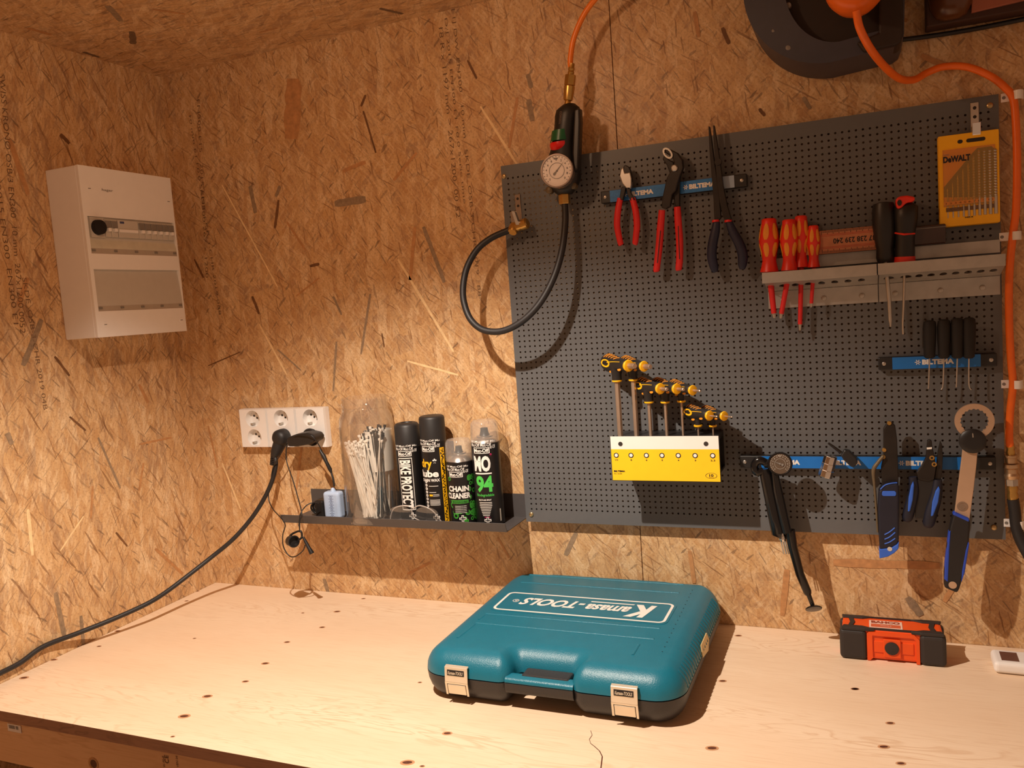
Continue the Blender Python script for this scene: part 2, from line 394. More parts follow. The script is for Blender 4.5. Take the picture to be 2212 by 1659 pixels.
wtext('SKDE_OSB-3-CHR 2019 04B', 52, 600, 98, 885, .013, 'l')
wtext('A1 2015 EN300  EN300 E1', -10, 350, 35, 700, .012, 'l')
# ceiling, floor, and the small cove strip in the corner
bm = bmesh.new(); box(bm, (XL-.02, -2.6, ZC), (XR, .018, ZC+.018))
flakes(bm, [(232,12,262,46,13,1),(285,68,288,95,14,2),(600,60,560,70,6,3),(330,20,400,30,9,3),(60,60,110,75,12,3),(820,18,870,30,10,2),(180,112,215,124,10,2)], lambda x, y: atz(x, y, ZC), (0, 0, -1))
finish(bm, 'ceiling', [m_osb_ceil, m_flake_grey, m_flake_dark, m_flake_red], kind='structure')
bm = bmesh.new(); box(bm, (XL-.02, -2.6, -.92), (XR, .018, -.9))
finish(bm, 'floor', M('floor_board', (120, 96, 74), .7), kind='structure')
# ================================================================ WORKBENCH
m_ply = plywood('birch_plywood', (232, 204, 174), (240, 216, 188), (208, 168, 130))
m_plyedge = plywood('plywood_edge', (150, 104, 74), (128, 84, 58), (96, 60, 40))
m_pine = plywood('pine_board', (218, 172, 130), (226, 184, 144), (190, 138, 96))
m_knot = M('wood_knot', (92, 50, 34), .6, var=.3, scale=400); m_knotring = M('knot_ring', (196, 146, 106), .6, var=.1)
bench = thing('workbench', 'plywood workbench running along the back wall under the tools', 'workbench', (0, -.3, 0))
FY = -.607
bm = bmesh.new(); box(bm, (XL+.001, FY, -.018), (XR-.05, -.0005, 0))
for f in bm.faces:
    if abs(f.calc_center_median().y-FY) < .01: f.material_index = 1
def knot(px, py, r=.004, asp=.5, ang=.3):
    r = r*.85
    c = atz(px, py, .0002); u = (cos(ang), sin(ang), 0)
    disc(bm, c, (0, 0, 1), r*1.5, 16, 3, asp*1.3, u); disc(bm, c+Vector((0, 0, .0002)), (0, 0, 1), r, 16, 2, asp, u)
for (x, y, r) in [(425,1277,.005),(403,1298,.004),(254,1363,.005),(214,1396,.004),(116,1425,.006),(52,1464,.007),(620,1387,.005),(696,1355,.005),(573,1433,.006),(530,1472,.005),(448,1504,.007),(398,1547,.008),
  (728,1321,.006),(785,1293,.004),(420,1379,.003),(654,1324,.003),(880,1647,.008),(966,1584,.006),(912,1655,.003),(1595,1373,.005),(1561,1471,.005),(1847,1488,.004),(1923,1562,.005),(1909,1613,.006),(1946,1649,.005),
  (1538,1616,.007),(1847,1488,.005),(373,1591,.003),(907,1474,.003)]: knot(x, y, r)
crack = [(1276,1578),(1279,1588),(1273,1597),(1276,1606),(1284,1612),(1295,1622),(1301,1634),(1298,1659),(1296,1680)]
for (a, b), (c, d) in zip(crack[:-1], crack[1:]):
    p, q_ = atz(a, b, .0003), atz(c, d, .0003); s = Vector((.0008 if b > 1600 else .0004, 0, 0)); quad(bm, p-s, p+s, q_+s, q_-s, 2)
finish(bm, 'worktop', [m_ply, m_plyedge, m_knot, m_knotring], bench)
bm = bmesh.new(); box(bm, (XL+.003, FY+.012, -.098), (XR-.05, FY+.045, -.018))
disc(bm, at(202, 1650, FY+.0118), (0, -1, 0), .007, 16, 1); ringm(bm, at(202, 1650, FY+.0118), (0, -1, 0), .008, .011, .0003, 20, 2)
rail = finish(bm, 'front_rail', [m_pine, m_knot, m_flake_red], bench)
text('CE', at(365, 1650, FY+.0115), (0, 0, .013), (-.008, 0, 0), m_ink, rail, 'printed_lettering', .01)
text('W-PINE', at(357, 1658, FY+.0115), (0, 0, .018), (-.004, 0, 0), m_ink, rail, 'printed_lettering', .0)
text('VEN 04', at(386, 1658, FY+.0115), (0, 0, .018), (-.004, 0, 0), m_ink, rail, 'printed_lettering', .0)
bm = bmesh.new(); p0 = at(16, 1562, FY+.0115); box(bm, p0+V3(0, 0, -.013), p0+V3(.032, -.0006, .0))
st = finish(bm, 'price_sticker', M('sticker_white', (225, 215, 215), .3), rail)
text('||||||||| ||||', p0+V3(.004, -.0008, -.008), (.022, 0, 0), (0, 0, .006), M('ink_black', (30, 26, 26), .6), st, 'barcode', .02)
for x, y in ((XL+.16, -.55), (XL+.16, -.06), (XR-.12, -.55), (XR-.12, -.06), (.4, -.55), (.4, -.06)):
    bm = bmesh.new(); box(bm, (x-.035, y-.03, -.9), (x+.035, y+.03, -.018)); finish(bm, 'leg', m_pine, bench)
# ================================================================ PERFORATED BOARD
m_board = M('grey_powder_coat', (95, 96, 98), .42, var=.03, bump=.15, bscale=900)
board = thing('perforated_tool_board', 'large dark grey perforated metal tool board on the back wall', 'tool board', (.4, BY, .52))
X0, X1, Z0, Z1 = 0.0, 0.8032, .1821, .8567
bm = bmesh.new()
px_ = 0.01009; nx, nz = 78, 65
gx0 = .01277-px_/2; gz0 = .2072-px_/2; nx = int((X1-.007-gx0)/px_); nz = int((Z1-.010-gz0)/px_)
hr = .00185; yb = BY+.0012
cache = {}
def cv(x, y, z):
    k = (round(x, 6), round(y, 6), round(z, 6))
    if k not in cache: cache[k] = bm.verts.new(k)
    return cache[k]
for i in range(nx):
    for j in range(nz):
        x0, z0 = gx0+i*px_, gz0+j*px_; x1, z1 = gx0+(i+1)*px_, gz0+(j+1)*px_; cx, cz = (x0+x1)/2, (z0+z1)/2
        sq = [cv(x1, BY, cz), cv(x1, BY, z1), cv(cx, BY, z1), cv(x0, BY, z1), cv(x0, BY, cz), cv(x0, BY, z0), cv(cx, BY, z0), cv(x1, BY, z0)]
        hf = [bm.verts.new((cx+hr*cos(k*pi/4), BY, cz+hr*sin(k*pi/4))) for k in range(8)]
        hb = [bm.verts.new((cx+hr*cos(k*pi/4), yb, cz+hr*sin(k*pi/4))) for k in range(8)]
        for k in range(8):
            l = (k+1) % 8; bm.faces.new((sq[k], sq[l], hf[l], hf[k])); bm.faces.new((hf[k], hf[l], hb[l], hb[k]))
ex, ez = gx0+nx*px_, gz0+nz*px_
for (a0, b0, a1, b1) in ((X0, Z0, X1, gz0), (X0, ez, X1, Z1), (X0, gz0, gx0, ez), (ex, gz0, X1, ez)):
    quad(bm, (a0, BY, b0), (a1, BY, b0), (a1, BY, b1), (a0, BY, b1))
for (a, b, c, d) in ((X0, Z0, X1, Z0), (X1, Z0, X1, Z1), (X1, Z1, X0, Z1), (X0, Z1, X0, Z0)):
    quad(bm, (a, BY, b), (c, BY, d), (c, -.002, d), (a, -.002, b))
finish(bm, 'perforated_sheet', m_board, board)
m_zinc = M('zinc_screw', (190, 165, 120), .3, .8)
for (x, y) in ((1089, 381), (1148, 1111), (2138, 228), (2147, 1139)):
    bm = bmesh.new(); c = at(x, y, BY); lathe(bm, c, (0, -1, 0), [(0, .0045), (.002, .0042), (.0032, .0025)], 14)
    lathe(bm, c+V3(0, -.0032, 0), (0, -1, 0), [(0, .0012), (.0004, .001)], 4)
    finish(bm, 'screw', m_zinc, board, smooth=40)
# ================================================================ COMMON MATERIALS
m_white = M('white_plastic', (240, 236, 232), .35, var=.01)
m_greyp = M('pale_grey_plastic', (196, 190, 180), .4, var=.02)
m_midgrey = M('mid_grey_plastic', (128, 122, 116), .45, var=.03)
m_black = M('black_plastic', (30, 28, 28), .42, var=.1)
m_rubber = M('black_rubber', (34, 32, 33), .5, var=.1, bump=.1, bscale=1200)
m_blackmetal = M('blackened_steel', (40, 34, 30), .4, .3, var=.2)
m_chrome = M('chrome', (225, 222, 218), .15, 1.0, var=.02)
m_steel = M('brushed_steel', (190, 184, 176), .34, .85, var=.05)
m_galv = M('galvanised_steel', (182, 178, 172), .42, .55, var=.1, scale=40)
m_brass = M('brass', (200, 160, 90), .3, .9, var=.08)
m_shelf = M('dark_grey_shelf_steel', (78, 74, 74), .4, var=.04, bump=.1, bscale=900)
m_red = M('red_grip', (214, 34, 34), .45, var=.05)
m_redor = M('red_orange_grip', (226, 48, 28), .4, var=.05)
m_yel = M('yellow_plastic', (250, 186, 20), .45, var=.03)
m_yelgrip = M('yellow_orange_grip', (232, 150, 44), .45, var=.05)
m_orange = M('orange_hose', (242, 112, 26), .35, var=.05)
m_blue = M('blue_label', (24, 112, 196), .4, var=.03)
m_bluegrip = M('blue_grip', (50, 100, 205), .5, var=.05, bump=.15, bscale=700)
m_navy = M('navy_grip', (28, 32, 58), .5, var=.1)
m_paper = M('white_print', (238, 234, 228), .5, var=.01)
m_inkb = M('ink_black', (30, 26, 26), .6)
m_clear = clear('clear_plastic', alpha=.02)
m_clearcap = clear('clear_cap_plastic', alpha=.10)
m_clearbox = clear('clear_box_window', (240, 232, 215), .1, .18)
YF = -.0007
# ================================================================ FUSE BOX on the left wall
fb = thing('fuse_box', 'white plastic fuse box with breakers mounted on the left wall beside the corner', 'fuse box', (XL, -.2, .76))
fx = -.727; y0, y1, z0, z1 = -.318, -.092, .595, .918
bm = bmesh.new()
pro = [(XL, y0, z0), (fx, y0, z0), (fx, y0, z1), (XL, y0, z1)]
prism(bm, [(XL, y0, z0), (fx-.006, y0, z0), (fx-.006, y1, z0), (XL+.03, y1+.018, z0), (XL, y1+.018, z0)], (0, 0, z1-z0))
finish(bm, 'housing', m_white, fb, bevel=.002)
def YZ(y, z, x=fx): return Vector((x, y, z))
# front cover with two openings
wy0, wy1 = y0+.008, y1-.004
ops = [(.754, .824), (.6445, .7245)]
bm = bmesh.new()
box(bm, (fx-.006, wy0, ops[0][1]), (fx, wy1, z1)); box(bm, (fx-.006, wy0, ops[1][1]), (fx, wy1, ops[0][0])); box(bm, (fx-.006, wy0, z0), (fx, wy1, ops[1][0]))
box(bm, (fx-.006, y0, z0), (fx, wy0, z1)); box(bm, (fx-.006, wy1, z0), (fx, y1, z1)); bmesh.ops.remove_doubles(bm, verts=bm.verts[:], dist=1e-6)
finish(bm, 'front_cover', m_white, fb)
bm = bmesh.new(); box(bm, (fx-.0045, wy0, ops[0][0]+.018), (fx-.0035, wy1, ops[0][1])); finish(bm, 'recess', m_greyp, fb)
brow = (.787, .8205)
bm = bmesh.new(); box(bm, (fx-.004, y0+.012, .785), (fx+.001, y0+.043, .823)); rs = finish(bm, 'rotary_switch', m_greyp, fb)
bm = bmesh.new(); lathe(bm, (fx+.001, y0+.0275, .8035), (1, 0, 0), [(0, .0145), (.009, .0135), (.010, .012)], 28); finish(bm, 'switch_knob', M('knob_black', (26, 20, 20), .9), rs, smooth=40)
def breaker(a, b, nm, mt, tg):
    bm = bmesh.new(); box(bm, (fx-.004, a+.0004, brow[0]), (fx+.0015, b-.0004, brow[1])); o = finish(bm, nm, mt, fb, bevel=.0006, seg=1)
    bm = bmesh.new(); box(bm, (fx+.0015, a+.0004, .8045), (fx+.0035, b-.0004, brow[1]-.003)); finish(bm, 'breaker_shoulder', m_midgrey if tg else m_white, o, bevel=.0005, seg=1)
    if tg:
        bm = bmesh.new(); m_ = (a+b)/2; box(bm, (fx+.001, m_-.0035, .797), (fx+.007, m_+.0035, .8035)); finish(bm, 'toggle', m_white, o, bevel=.0008)
breaker(y0+.044, y0+.058, 'circuit_breaker', m_greyp, 1); breaker(y0+.058, y0+.074, 'circuit_breaker', m_greyp, 1)
bm = bmesh.new(); box(bm, (fx-.004, y0+.075, brow[0]), (fx+.002, y0+.124, brow[1]))
rcd = finish(bm, 'residual_current_device', m_greyp, fb, bevel=.0006, seg=1)
bm = bmesh.new(); box(bm, (fx+.002, y0+.080, .814), (fx+.0025, y0+.090, .818)); finish(bm, 'blue_button', M('dark_blue_button', (60, 70, 110), .5), rcd)
bm = bmesh.new(); box(bm, (fx+.002, y0+.076, .797), (fx+.0035, y0+.122, .8025)); finish(bm, 'test_bar', m_white, rcd)
for k in range(6): breaker(y0+.125+k*.0155, y0+.1405+k*.0155, 'circuit_breaker', m_greyp, 1)
for (a, b) in ops:
    bm = bmesh.new(); zc = a+.010
    seg = 6; prof = [(fx-.003-0*.004, zc)]+[(fx-.001-.006*(s/seg)**1.5, zc+(b-.036-zc)*s/seg if b > .8 else zc+(b-zc)*s/seg) for s in range(seg+1)]
    for i in range(len(prof)-1):
        quad(bm, (prof[i][0]+.001, wy0, prof[i][1]), (prof[i][0]+.001, wy1, prof[i][1]), (prof[i+1][0]+.001, wy1, prof[i+1][1]), (prof[i+1][0]+.001, wy0, prof[i+1][1]))
    fl = finish(bm, 'window_flap', m_greyp if b < .8 else M('flap_grey', (206, 200, 182), .3), fb, smooth=60)
    bm = bmesh.new(); box(bm, (fx-.004, wy0, a), (fx-.0005, wy1, a+.010)); ls = finish(bm, 'label_strip', M('strip_translucent', (176, 164, 150), .25, var=.03), fb)
    bm = bmesh.new()
    for k in range(5): yy = wy0+.006+k*(wy1-wy0-.012)/4; box(bm, (fx-.001, yy-.004, a+.004), (fx+.0006, yy+.004, a+.008))
    finish(bm, 'clip', m_midgrey, ls)
text('hager', YZ(y0+.048, .873, fx+.0004), (0, .026, 0), (0, 0, .006), m_midgrey, fb, 'lettering', .01)
for (y, z) in ((y0+.02, .876), (y1-.012, .868), (y0+.02, .619), (y1-.012, .619)):
    bm = bmesh.new(); lathe(bm, (fx-.0002, y, z), (1, 0, 0), [(0, .006), (.0008, .0055)], 20); box(bm, (fx+.0006, y-.003, z-.0007), (fx+.0009, y+.003, z+.0007), 1)
    finish(bm, 'cover_screw', [m_white, m_midgrey], fb)
# ================================================================ WALL SOCKETS
m_hole = M('hole_dark', (46, 38, 32), .8)
def wall_socket(cx, top_only_visible=False):
    pass
def make_socket(loc):
    s = thing('double_wall_socket', '', 'socket', loc); cx, _, cz = loc; yf = -.0195
    # face plate with two round wells
    wells = [(cx, cz+.0208), (cx, cz-.0208)]; wr = .0188; dep = .0155
    bm = bmesh.new(); hw, hh = .0356, .0418; N = 32
    for (wx, wz), (za, zb) in zip(wells, ((cz, cz+hh), (cz-hh, cz))):
        ring = [Vector((wx+wr*cos(2*pi*k/N), yf, wz+wr*sin(2*pi*k/N))) for k in range(N)]
        def sqp(k):
            c_, s_ = cos(2*pi*k/N), sin(2*pi*k/N); sx = hw; up_ = (zb-wz) if s_ > 0 else (wz-za)
            t_ = min(sx/abs(c_) if abs(c_) > 1e-6 else 9, up_/abs(s_) if abs(s_) > 1e-6 else 9); return Vector((wx+c_*t_, yf, wz+s_*t_))
        outer = [sqp(k) for k in range(N)]
        rv = [bm.verts.new(p) for p in ring]; ov = [bm.verts.new(p) for p in outer]; iv = [bm.verts.new(p+V3(0, dep, 0)*1.0-(p-V3(wx, yf, wz))*.06) for p in ring]
        for k in range(N):
            l = (k+1) % N; bm.faces.new((rv[k], rv[l], ov[l], ov[k])); bm.faces.new((rv[l], rv[k], iv[k], iv[l]))
        for k in range(N):
            p, q_ = outer[k], outer[(k+1) % N]
            if abs(p.x-q_.x) > 1e-6 and abs(p.z-q_.z) > 1e-6:
                cx_ = p.x if abs(abs(p.x-cx)-hw) < 1e-6 else q_.x; cz_ = p.z if (abs(p.z-za) < 1e-6 or abs(p.z-zb) < 1e-6) else q_.z
                bm.faces.new((ov[k], ov[(k+1) % N], bm.verts.new((cx_, yf, cz_))))
        bm.faces.new(iv)
    for a, b in (((cx-hw, yf, cz-hh), (cx+hw, yf, cz-hh)), ((cx+hw, yf, cz-hh), (cx+hw, yf, cz+hh)), ((cx+hw, yf, cz+hh), (cx-hw, yf, cz+hh)), ((cx-hw, yf, cz+hh), (cx-hw, yf, cz-hh))):
        def o_(p): return V3(cx+(p[0]-cx)*1.025, -.013, cz+(p[2]-cz)*1.025)
        quad(bm, a, b, o_(b), o_(a)); quad(bm, o_(a), o_(b), o_(b)+V3(0, .0125, 0), o_(a)+V3(0, .0125, 0))
    bmesh.ops.remove_doubles(bm, verts=bm.verts[:], dist=1e-6)
    fp = finish(bm, 'face_plate', m_white, s)
    for wx, wz in wells:
        bm = bmesh.new()
        for dx, dz in ((-.0078, .0052), (.0078, -.0052)): disc(bm, (wx+dx, yf+dep-.0003, wz+dz), (0, -1, 0), .0025, 12, 0)
        for dx, dz in ((-.0052, -.0078), (.0052, .0078)): disc(bm, (wx+dx*0, yf+dep-.0003, wz+dz*0), (0, -1, 0), .0022, 12, 0)
        finish(bm, 'pin_holes', m_hole, s)
        for sg in (-1, 1):
            bm = bmesh.new()
            d = V3(.0052*sg*1.6, 0, .0078*sg*1.6); box(bm, V3(wx, yf+.004, wz)+d-V3(.0022, 0, .0022), V3(wx, yf+dep, wz)+d+V3(.0022, 0, .0022))
            finish(bm, 'earth_clip', m_steel, s)
    return s
sock = make_socket((-.6375, 0, .3700))
sock['group'] = 'double wall sockets'
sock['label'] = 'white double wall socket with nothing plugged in, leftmost of three'
for x_, lab in ((-.5605, 'middle white double wall socket with thick black cable plugged in'), (-.4835, 'white double wall socket with the charger plugged in, nearest the tool board')):
    c = copy_tree(sock); c.location = (x_, 0, .3700); c['label'] = lab
# ================================================================ POWER CABLE and CHARGER
pc = thing('power_cable', 'thick black power cable running from the middle socket down to the left edge', 'cable', (-.556, -.03, .35))
bm = bmesh.new(); pcx, pcz = -.556, .351
lathe(bm, (pcx, -.0045, pcz), (0, -1, 0), [(0, .0175), (.022, .0185), (.034, .0175), (.040, .013), (.042, .006)], 28)
pts = spline([(pcx, -.030, pcz, .012), (pcx-.006, -.034, pcz-.016, .0125), (pcx-.012, -.037, pcz-.030, .011), (pcx-.017, -.039, pcz-.040, .008)], 4)
tube(bm, pts, seg=16)
plug = finish(bm, 'plug', m_rubber, pc, smooth=50)
bm = bmesh.new(); a = Vector((pcx-.0155, -.0385, pcz-.036)); d = Vector((-.30, -.08, -1)).normalized()
for k in range(6): lathe(bm, a+d*.0042*k, d, [(0, .0078-.0003*k), (.0022, .0078-.0003*k)], 14)
finish(bm, 'strain_relief', m_rubber, plug, smooth=40)
a = a+d*.02
cpx = [(596, 1000, -.042), (592, 1025, -.045), (580, 1058, -.05), (560, 1095, -.06), (535, 1130, -.075), (500, 1168, -.10), (455, 1205, -.13), (400, 1248, -.18), (360, 1278, -.22), (320, 1303, -.26), (250, 1335, -.32), (170, 1367, -.385), (90, 1396, -.45), (20, 1430, -.50), (-60, 1465, -.56), (-200, 1530, -.64)]
path = [tuple(a-d*.02)]+[tuple(at(x, y, yy)) for x, y, yy in cpx]
path = [(max(p[0], XL+.007), p[1], p[2]) for p in path]
bm = bmesh.new(); tube(bm, spline(path, 8), .0047, seg=14); finish(bm, 'cord', m_rubber, pc, smooth=60)
ch = thing('charger', 'black plug-in charger with thin cable in the socket nearest the tool board', 'charger', (-.46, -.03, .35))
bm = bmesh.new(); chx, chz = -.487, .351
lathe(bm, (chx, -.0045, chz), (0, -1, 0), [(0, .0175), (.018, .018), (.022, .017)], 24)
A = [(619, 950), (622, 944), (642, 937), (661, 935), (674, 938), (680, 946), (678, 954), (664, 961), (640, 965), (622, 965)]
prism(bm, [at(x, y, -.062) for x, y in A], (0, .036, 0))
finish(bm, 'housing', m_black, ch, bevel=.003)
def pth(l): return spline([tuple(at(x, y, yy)) for x, y, yy in l], 8)
bm = bmesh.new()
tube(bm, pth([(625, 955, -.055), (630, 946, -.06), (652, 938, -.068), (672, 941, -.07), (686, 957, -.065), (696, 975, -.06)]), .0012, seg=8)
finish(bm, 'lead', m_black, ch, smooth=60)
bm = bmesh.new()
p = [at(691, 972, -.058), at(699, 985, -.058), at(705, 998, -.058), at(713, 1014, -.058), at(716, 1022, -.058)]
tube(bm, [(*q_, r) for q_, r in zip(p, (.0025, .0048, .0036, .0042, .002))], seg=12)
tube(bm, spline([tuple(p[-1]), tuple(at(720, 1036, -.06)), tuple(at(722, 1051, -.062))], 5), .0022, seg=10)
finish(bm, 'connector', m_black, ch, smooth=60)
# thin leads and the bike lamp hanging in front of the shelf
bl = thing('bike_light', 'small black round bike light hanging on thin cable below the shelf', 'bike light', at(640, 1170, -.12))
bm = bmesh.new()
tube(bm, pth([(621, 956, -.056), (618, 975, -.06), (620, 1000, -.065), (632, 1035, -.08), (645, 1080, -.10), (652, 1110, -.116), (648, 1125, -.118), (647, 1145, -.12)]), .0012, seg=8)
tube(bm, pth([(688, 1088, -.08), (676, 1086, -.09), (662, 1092, -.1), (650, 1108, -.116), (646, 1130, -.119), (648, 1150, -.12)]), .0012, seg=8)
tube(bm, pth([(620, 956, -.058), (604, 985, -.055), (590, 1010, -.05), (585, 1040, -.05), (580, 1075, -.055), (590, 1100, -.07), (608, 1120, -.115), (616, 1135, -.118), (611, 1155, -.12), (612, 1180, -.12), (624, 1200, -.12), (638, 1202, -.12), (654, 1190, -.12), (659, 1178, -.12)]), .0012, seg=8)
finish(bm, 'lead', m_black, bl, smooth=60)
bm = bmesh.new(); c0 = at(627, 1168, -.125); ax = (at(649, 1173, -.15)-at(627, 1168, -.125)).normalized()
lathe(bm, c0-ax*.002, ax, [(0, .0085), (.002, .0105), (.016, .0115), (.021, .0125), (.0215, .0105), (.012, .009)], 24, capt=True)
finish(bm, 'lamp_head', m_black, bl, smooth=40)
bm = bmesh.new(); tube(bm, pth([(622, 1168, -.125), (628, 1156, -.122), (640, 1149, -.12), (650, 1148, -.12), (652, 1160, -.12), (646, 1166, -.13)]), .0022, seg=8); finish(bm, 'bracket', m_black, bl, smooth=60)
bm = bmesh.new(); tube(bm, [(*at(655, 1160, -.12), .0022), (*at(661, 1172, -.12), .0035), (*at(668, 1185, -.12), .0038), (*at(673, 1194, -.12), .0052), (*at(674, 1196, -.12), .005)], seg=12); finish(bm, 'connector', m_black, bl, smooth=40)
# ================================================================ SHELF
SX0, SX1, SZ = -.513, -.005, .186
sh = thing('wall_shelf', 'narrow dark grey steel shelf on the wall left of the tool board', 'shelf', (-.26, -.002, SZ))
bm = bmesh.new()
box(bm, (SX0, -.104, SZ-.0012), (SX1, -.001, SZ)); finish(bm, 'shelf_floor', m_shelf, sh)
bm = bmesh.new(); prism(bm, [(SX0, -.104, SZ-.0012), (SX0, -.111, SZ+.0165), (SX0, -.110, SZ+.017), (SX0, -.1028, SZ)], (SX1-SX0, 0, 0)); finish(bm, 'front_lip', m_shelf, sh)
bm = bmesh.new(); box(bm, (SX0, -.0022, SZ), (SX1, -.001, SZ+.046)); 
for x in (-.43, -.10): lathe(bm, (x, -.0022, SZ+.03), (0, -1, 0), [(0, .004), (.0015, .003)], 12)
finish(bm, 'back_plate', m_shelf, sh)
# battery pack, cable coil
bp_ = thing('battery_pack', 'pale blue shrink-wrapped battery pack standing on the left end of the shelf', 'battery', (-.412, -.06, SZ))
bm = bmesh.new(); box(bm, (-.432, -.072, SZ+.0005), (-.392, -.050, SZ+.057)); finish(bm, 'pack', M('pale_blue_wrap', (176, 196, 226), .35, var=.04), bp_, bevel=.006, seg=3)
bm = bmesh.new(); lathe(bm, (-.412, -.061, SZ+.056), (0, 0, 1), [(0, .006), (.004, .005), (.008, .003)], 14); finish(bm, 'cable_outlet', M('pale_blue_wrap', (176, 196, 226)), bp_, smooth=40)
text('|o|e|o|e|o|-(o)', (-.417, -.0724, SZ+.050), (0, 0, -.045), (.012, 0, 0), M('ink_blue', (110, 124, 160), .6), bp_, 'printed_lettering')
cc = thing('cable_coil', 'black coiled cable with velcro lying on the shelf behind the pale blue battery', 'cable', (-.45, -.05, SZ))
bm = bmesh.new(); r_ = random.Random(3)
for k in range(5):
    c = V3(-.452+r_.uniform(-.003, .003), -.055+k*.006, SZ+.0185); rr = .0145+r_.uniform(-.002, .002)
    tube(bm, spline([(c.x+rr*1.35*cos(t*pi/4), c.y+.004*sin(t*1.3), c.z+rr*sin(t*pi/4)) for t in range(8)], 4, True)+[(c.x+rr*1.35, c.y, c.z)], .0019, seg=8, cap=False)
finish(bm, 'coil', m_black, cc, smooth=60)
bm = bmesh.new(); box(bm, (-.462, -.062, SZ+.0005), (-.440, -.024, SZ+.036)); finish(bm, 'strap', m_black, cc, bevel=.004)
# ================================================================ GLASS JAR with ZIP TIES
JX, JY, JR, JH = -.3180, -.0585, .0548, .252
jar = thing('glass_jar', 'tall clear glass jar holding zip ties on the shelf', 'jar', (JX, JY, SZ))
bm = bmesh.new()
prof = [(.0005, .048), (.002, .0535), (.008, JR), (.195, JR), (.212, .0525), (.224, .047), (.228, .0455), (.232, .0475), (.236, .0455), (.241, .0475), (.246, .0455), (JH, .046), (JH, .0435), (.226, .0435), (.208, .050), (.195, .0525), (.010, .0525), (.004, .049)]
lathe(bm, (JX, JY, SZ), (0, 0, 1), prof, 48, capb=True, capt=True); finish(bm, 'glass', m_clear, jar, smooth=50)
cup = thing('paper_cup', 'white paper sleeve standing inside the glass jar behind the ties', 'paper sleeve', (JX+.02, JY+.015, SZ+.006))
bm = bmesh.new(); lathe(bm, (JX+.016, JY+.016, SZ+.10), (0, 0, 1), [(0, .0265), (.082, .0285), (.082, .0275), (.001, .0255)], 28, capb=False, capt=False); finish(bm, 'sleeve', m_paper, cup, smooth=40)
m_tie = M('natural_nylon', (248, 242, 234), .45, var=.05); m_tieb = M('black_nylon', (38, 34, 32), .45)
def make_tie(col, L, name='zip_tie'):
    t = thing(name, '', 'zip tie', (0, 0, 0))
    bm = bmesh.new(); box(bm, (-.0019, -.0006, .000), (.0019, .0006, L)); 
    finish(bm, 'strap', col, t)
    bm = bmesh.new(); box(bm, (-.0026, -.0022, L), (.0026, .0022, L+.0045)); finish(bm, 'lock_head', col, t, bevel=.0006, seg=1)
    return t
r_ = random.Random(12)
protoW = make_tie(m_tie, .145); protoB = make_tie(m_tieb, .150)
def place_tie(o, bx, by, tx, ty, z0_, spin):
    d = Vector((tx-bx, ty-by, .145)); o.rotation_mode = 'QUATERNION'; o.rotation_quaternion = d.to_track_quat('Z', 'Y') @ Matrix.Rotation(spin, 4, 'Z').to_quaternion()
    o.location = (bx, by, z0_)
firstW = firstB = True
for k in range(120):
    a = r_.uniform(0, 2*pi); rr = math.sqrt(r_.random())*.026
    bx = JX+.004+rr*cos(a)*.9; by = JY-.006+rr*sin(a)*.8
    tx = JX-.036+r_.uniform(-.010, .044)+.3*(bx-JX); ty = JY-.014+r_.uniform(-.026, .026)
    dd = math.hypot(tx-JX, ty-JY)
    if dd > .043: tx = JX+(tx-JX)*.043/dd; ty = JY+(ty-JY)*.043/dd
    o = protoW if firstW else copy_tree(protoW); firstW = False
    place_tie(o, bx, by, tx, ty, SZ+.006+r_.uniform(0, .006), r_.uniform(-.9, .9)); o.scale = (1, 1, r_.uniform(.88, 1.06))
    tagged(o, 'white nylon zip tie in the slanted bundle inside the glass jar', 'zip tie', 'white zip ties in the jar')
for k in range(66):
    bx = JX+r_.uniform(.004, .034); by = JY+r_.uniform(-.022, .018)
    tx = JX+r_.uniform(-.012, .044); ty = JY+r_.uniform(-.02, .02)
    for _ in (0,):
        dd = math.hypot(tx-JX, ty-JY)
        if dd > .045: tx = JX+(tx-JX)*.045/dd; ty = JY+(ty-JY)*.045/dd
        dd = math.hypot(bx-JX, by-JY)
        if dd > .044: bx = JX+(bx-JX)*.044/dd; by = JY+(by-JY)*.044/dd
    if k % 2 == 1:
        o = copy_tree(protoW); tagged(o, 'loose white nylon zip tie among black ones, right side of the jar', 'zip tie', 'loose white zip ties among the black')
    else:
        o = protoB if firstB else copy_tree(protoB); firstB = False
        tagged(o, 'black nylon zip tie standing in the right half of the glass jar', 'zip tie', 'black zip ties in the jar')
    place_tie(o, bx, by, tx, ty, SZ+.006+r_.uniform(0, .012), r_.uniform(-1, 1)); o.scale = (1, 1, r_.uniform(1.02, 1.18))
# ================================================================ SPRAY CANS
def curved(cx, cy, r, a0, a1, z0_, z1_):      # a in radians measured from -Y towards +X (facing the room); s,t -> cylinder
    return lambda s, t: Vector((cx+r*sin(a0+(a1-a0)*s), cy-r*cos(a0+(a1-a0)*s), z0_+(z1_-z0_)*t))
def patch(bm, fn, n=14, mi=0, m=1):
    for i in range(n):
        for j in range(m):
            quad(bm, fn(i/n, j/m), fn((i+1)/n, j/m), fn((i+1)/n, (j+1)/m), fn(i/n, (j+1)/m), mi)
m_canblk = M('can_black_paint', (24, 22, 23), .35, var=.05)
m_green = M('lime_green_print', (78, 196, 82), .45); m_dgreen = M('mid_green_print', (60, 150, 50), .5)
m_yelp = M('yellow_print', (246, 186, 20), .5); m_pink = M('pink_print', (214, 40, 110), .5)
m_capmatte = M('matte_black_cap', (34, 32, 32), .5, var=.05)
m_alu = M('aluminium_shoulder', (190, 184, 178), .28, .9, var=.04)
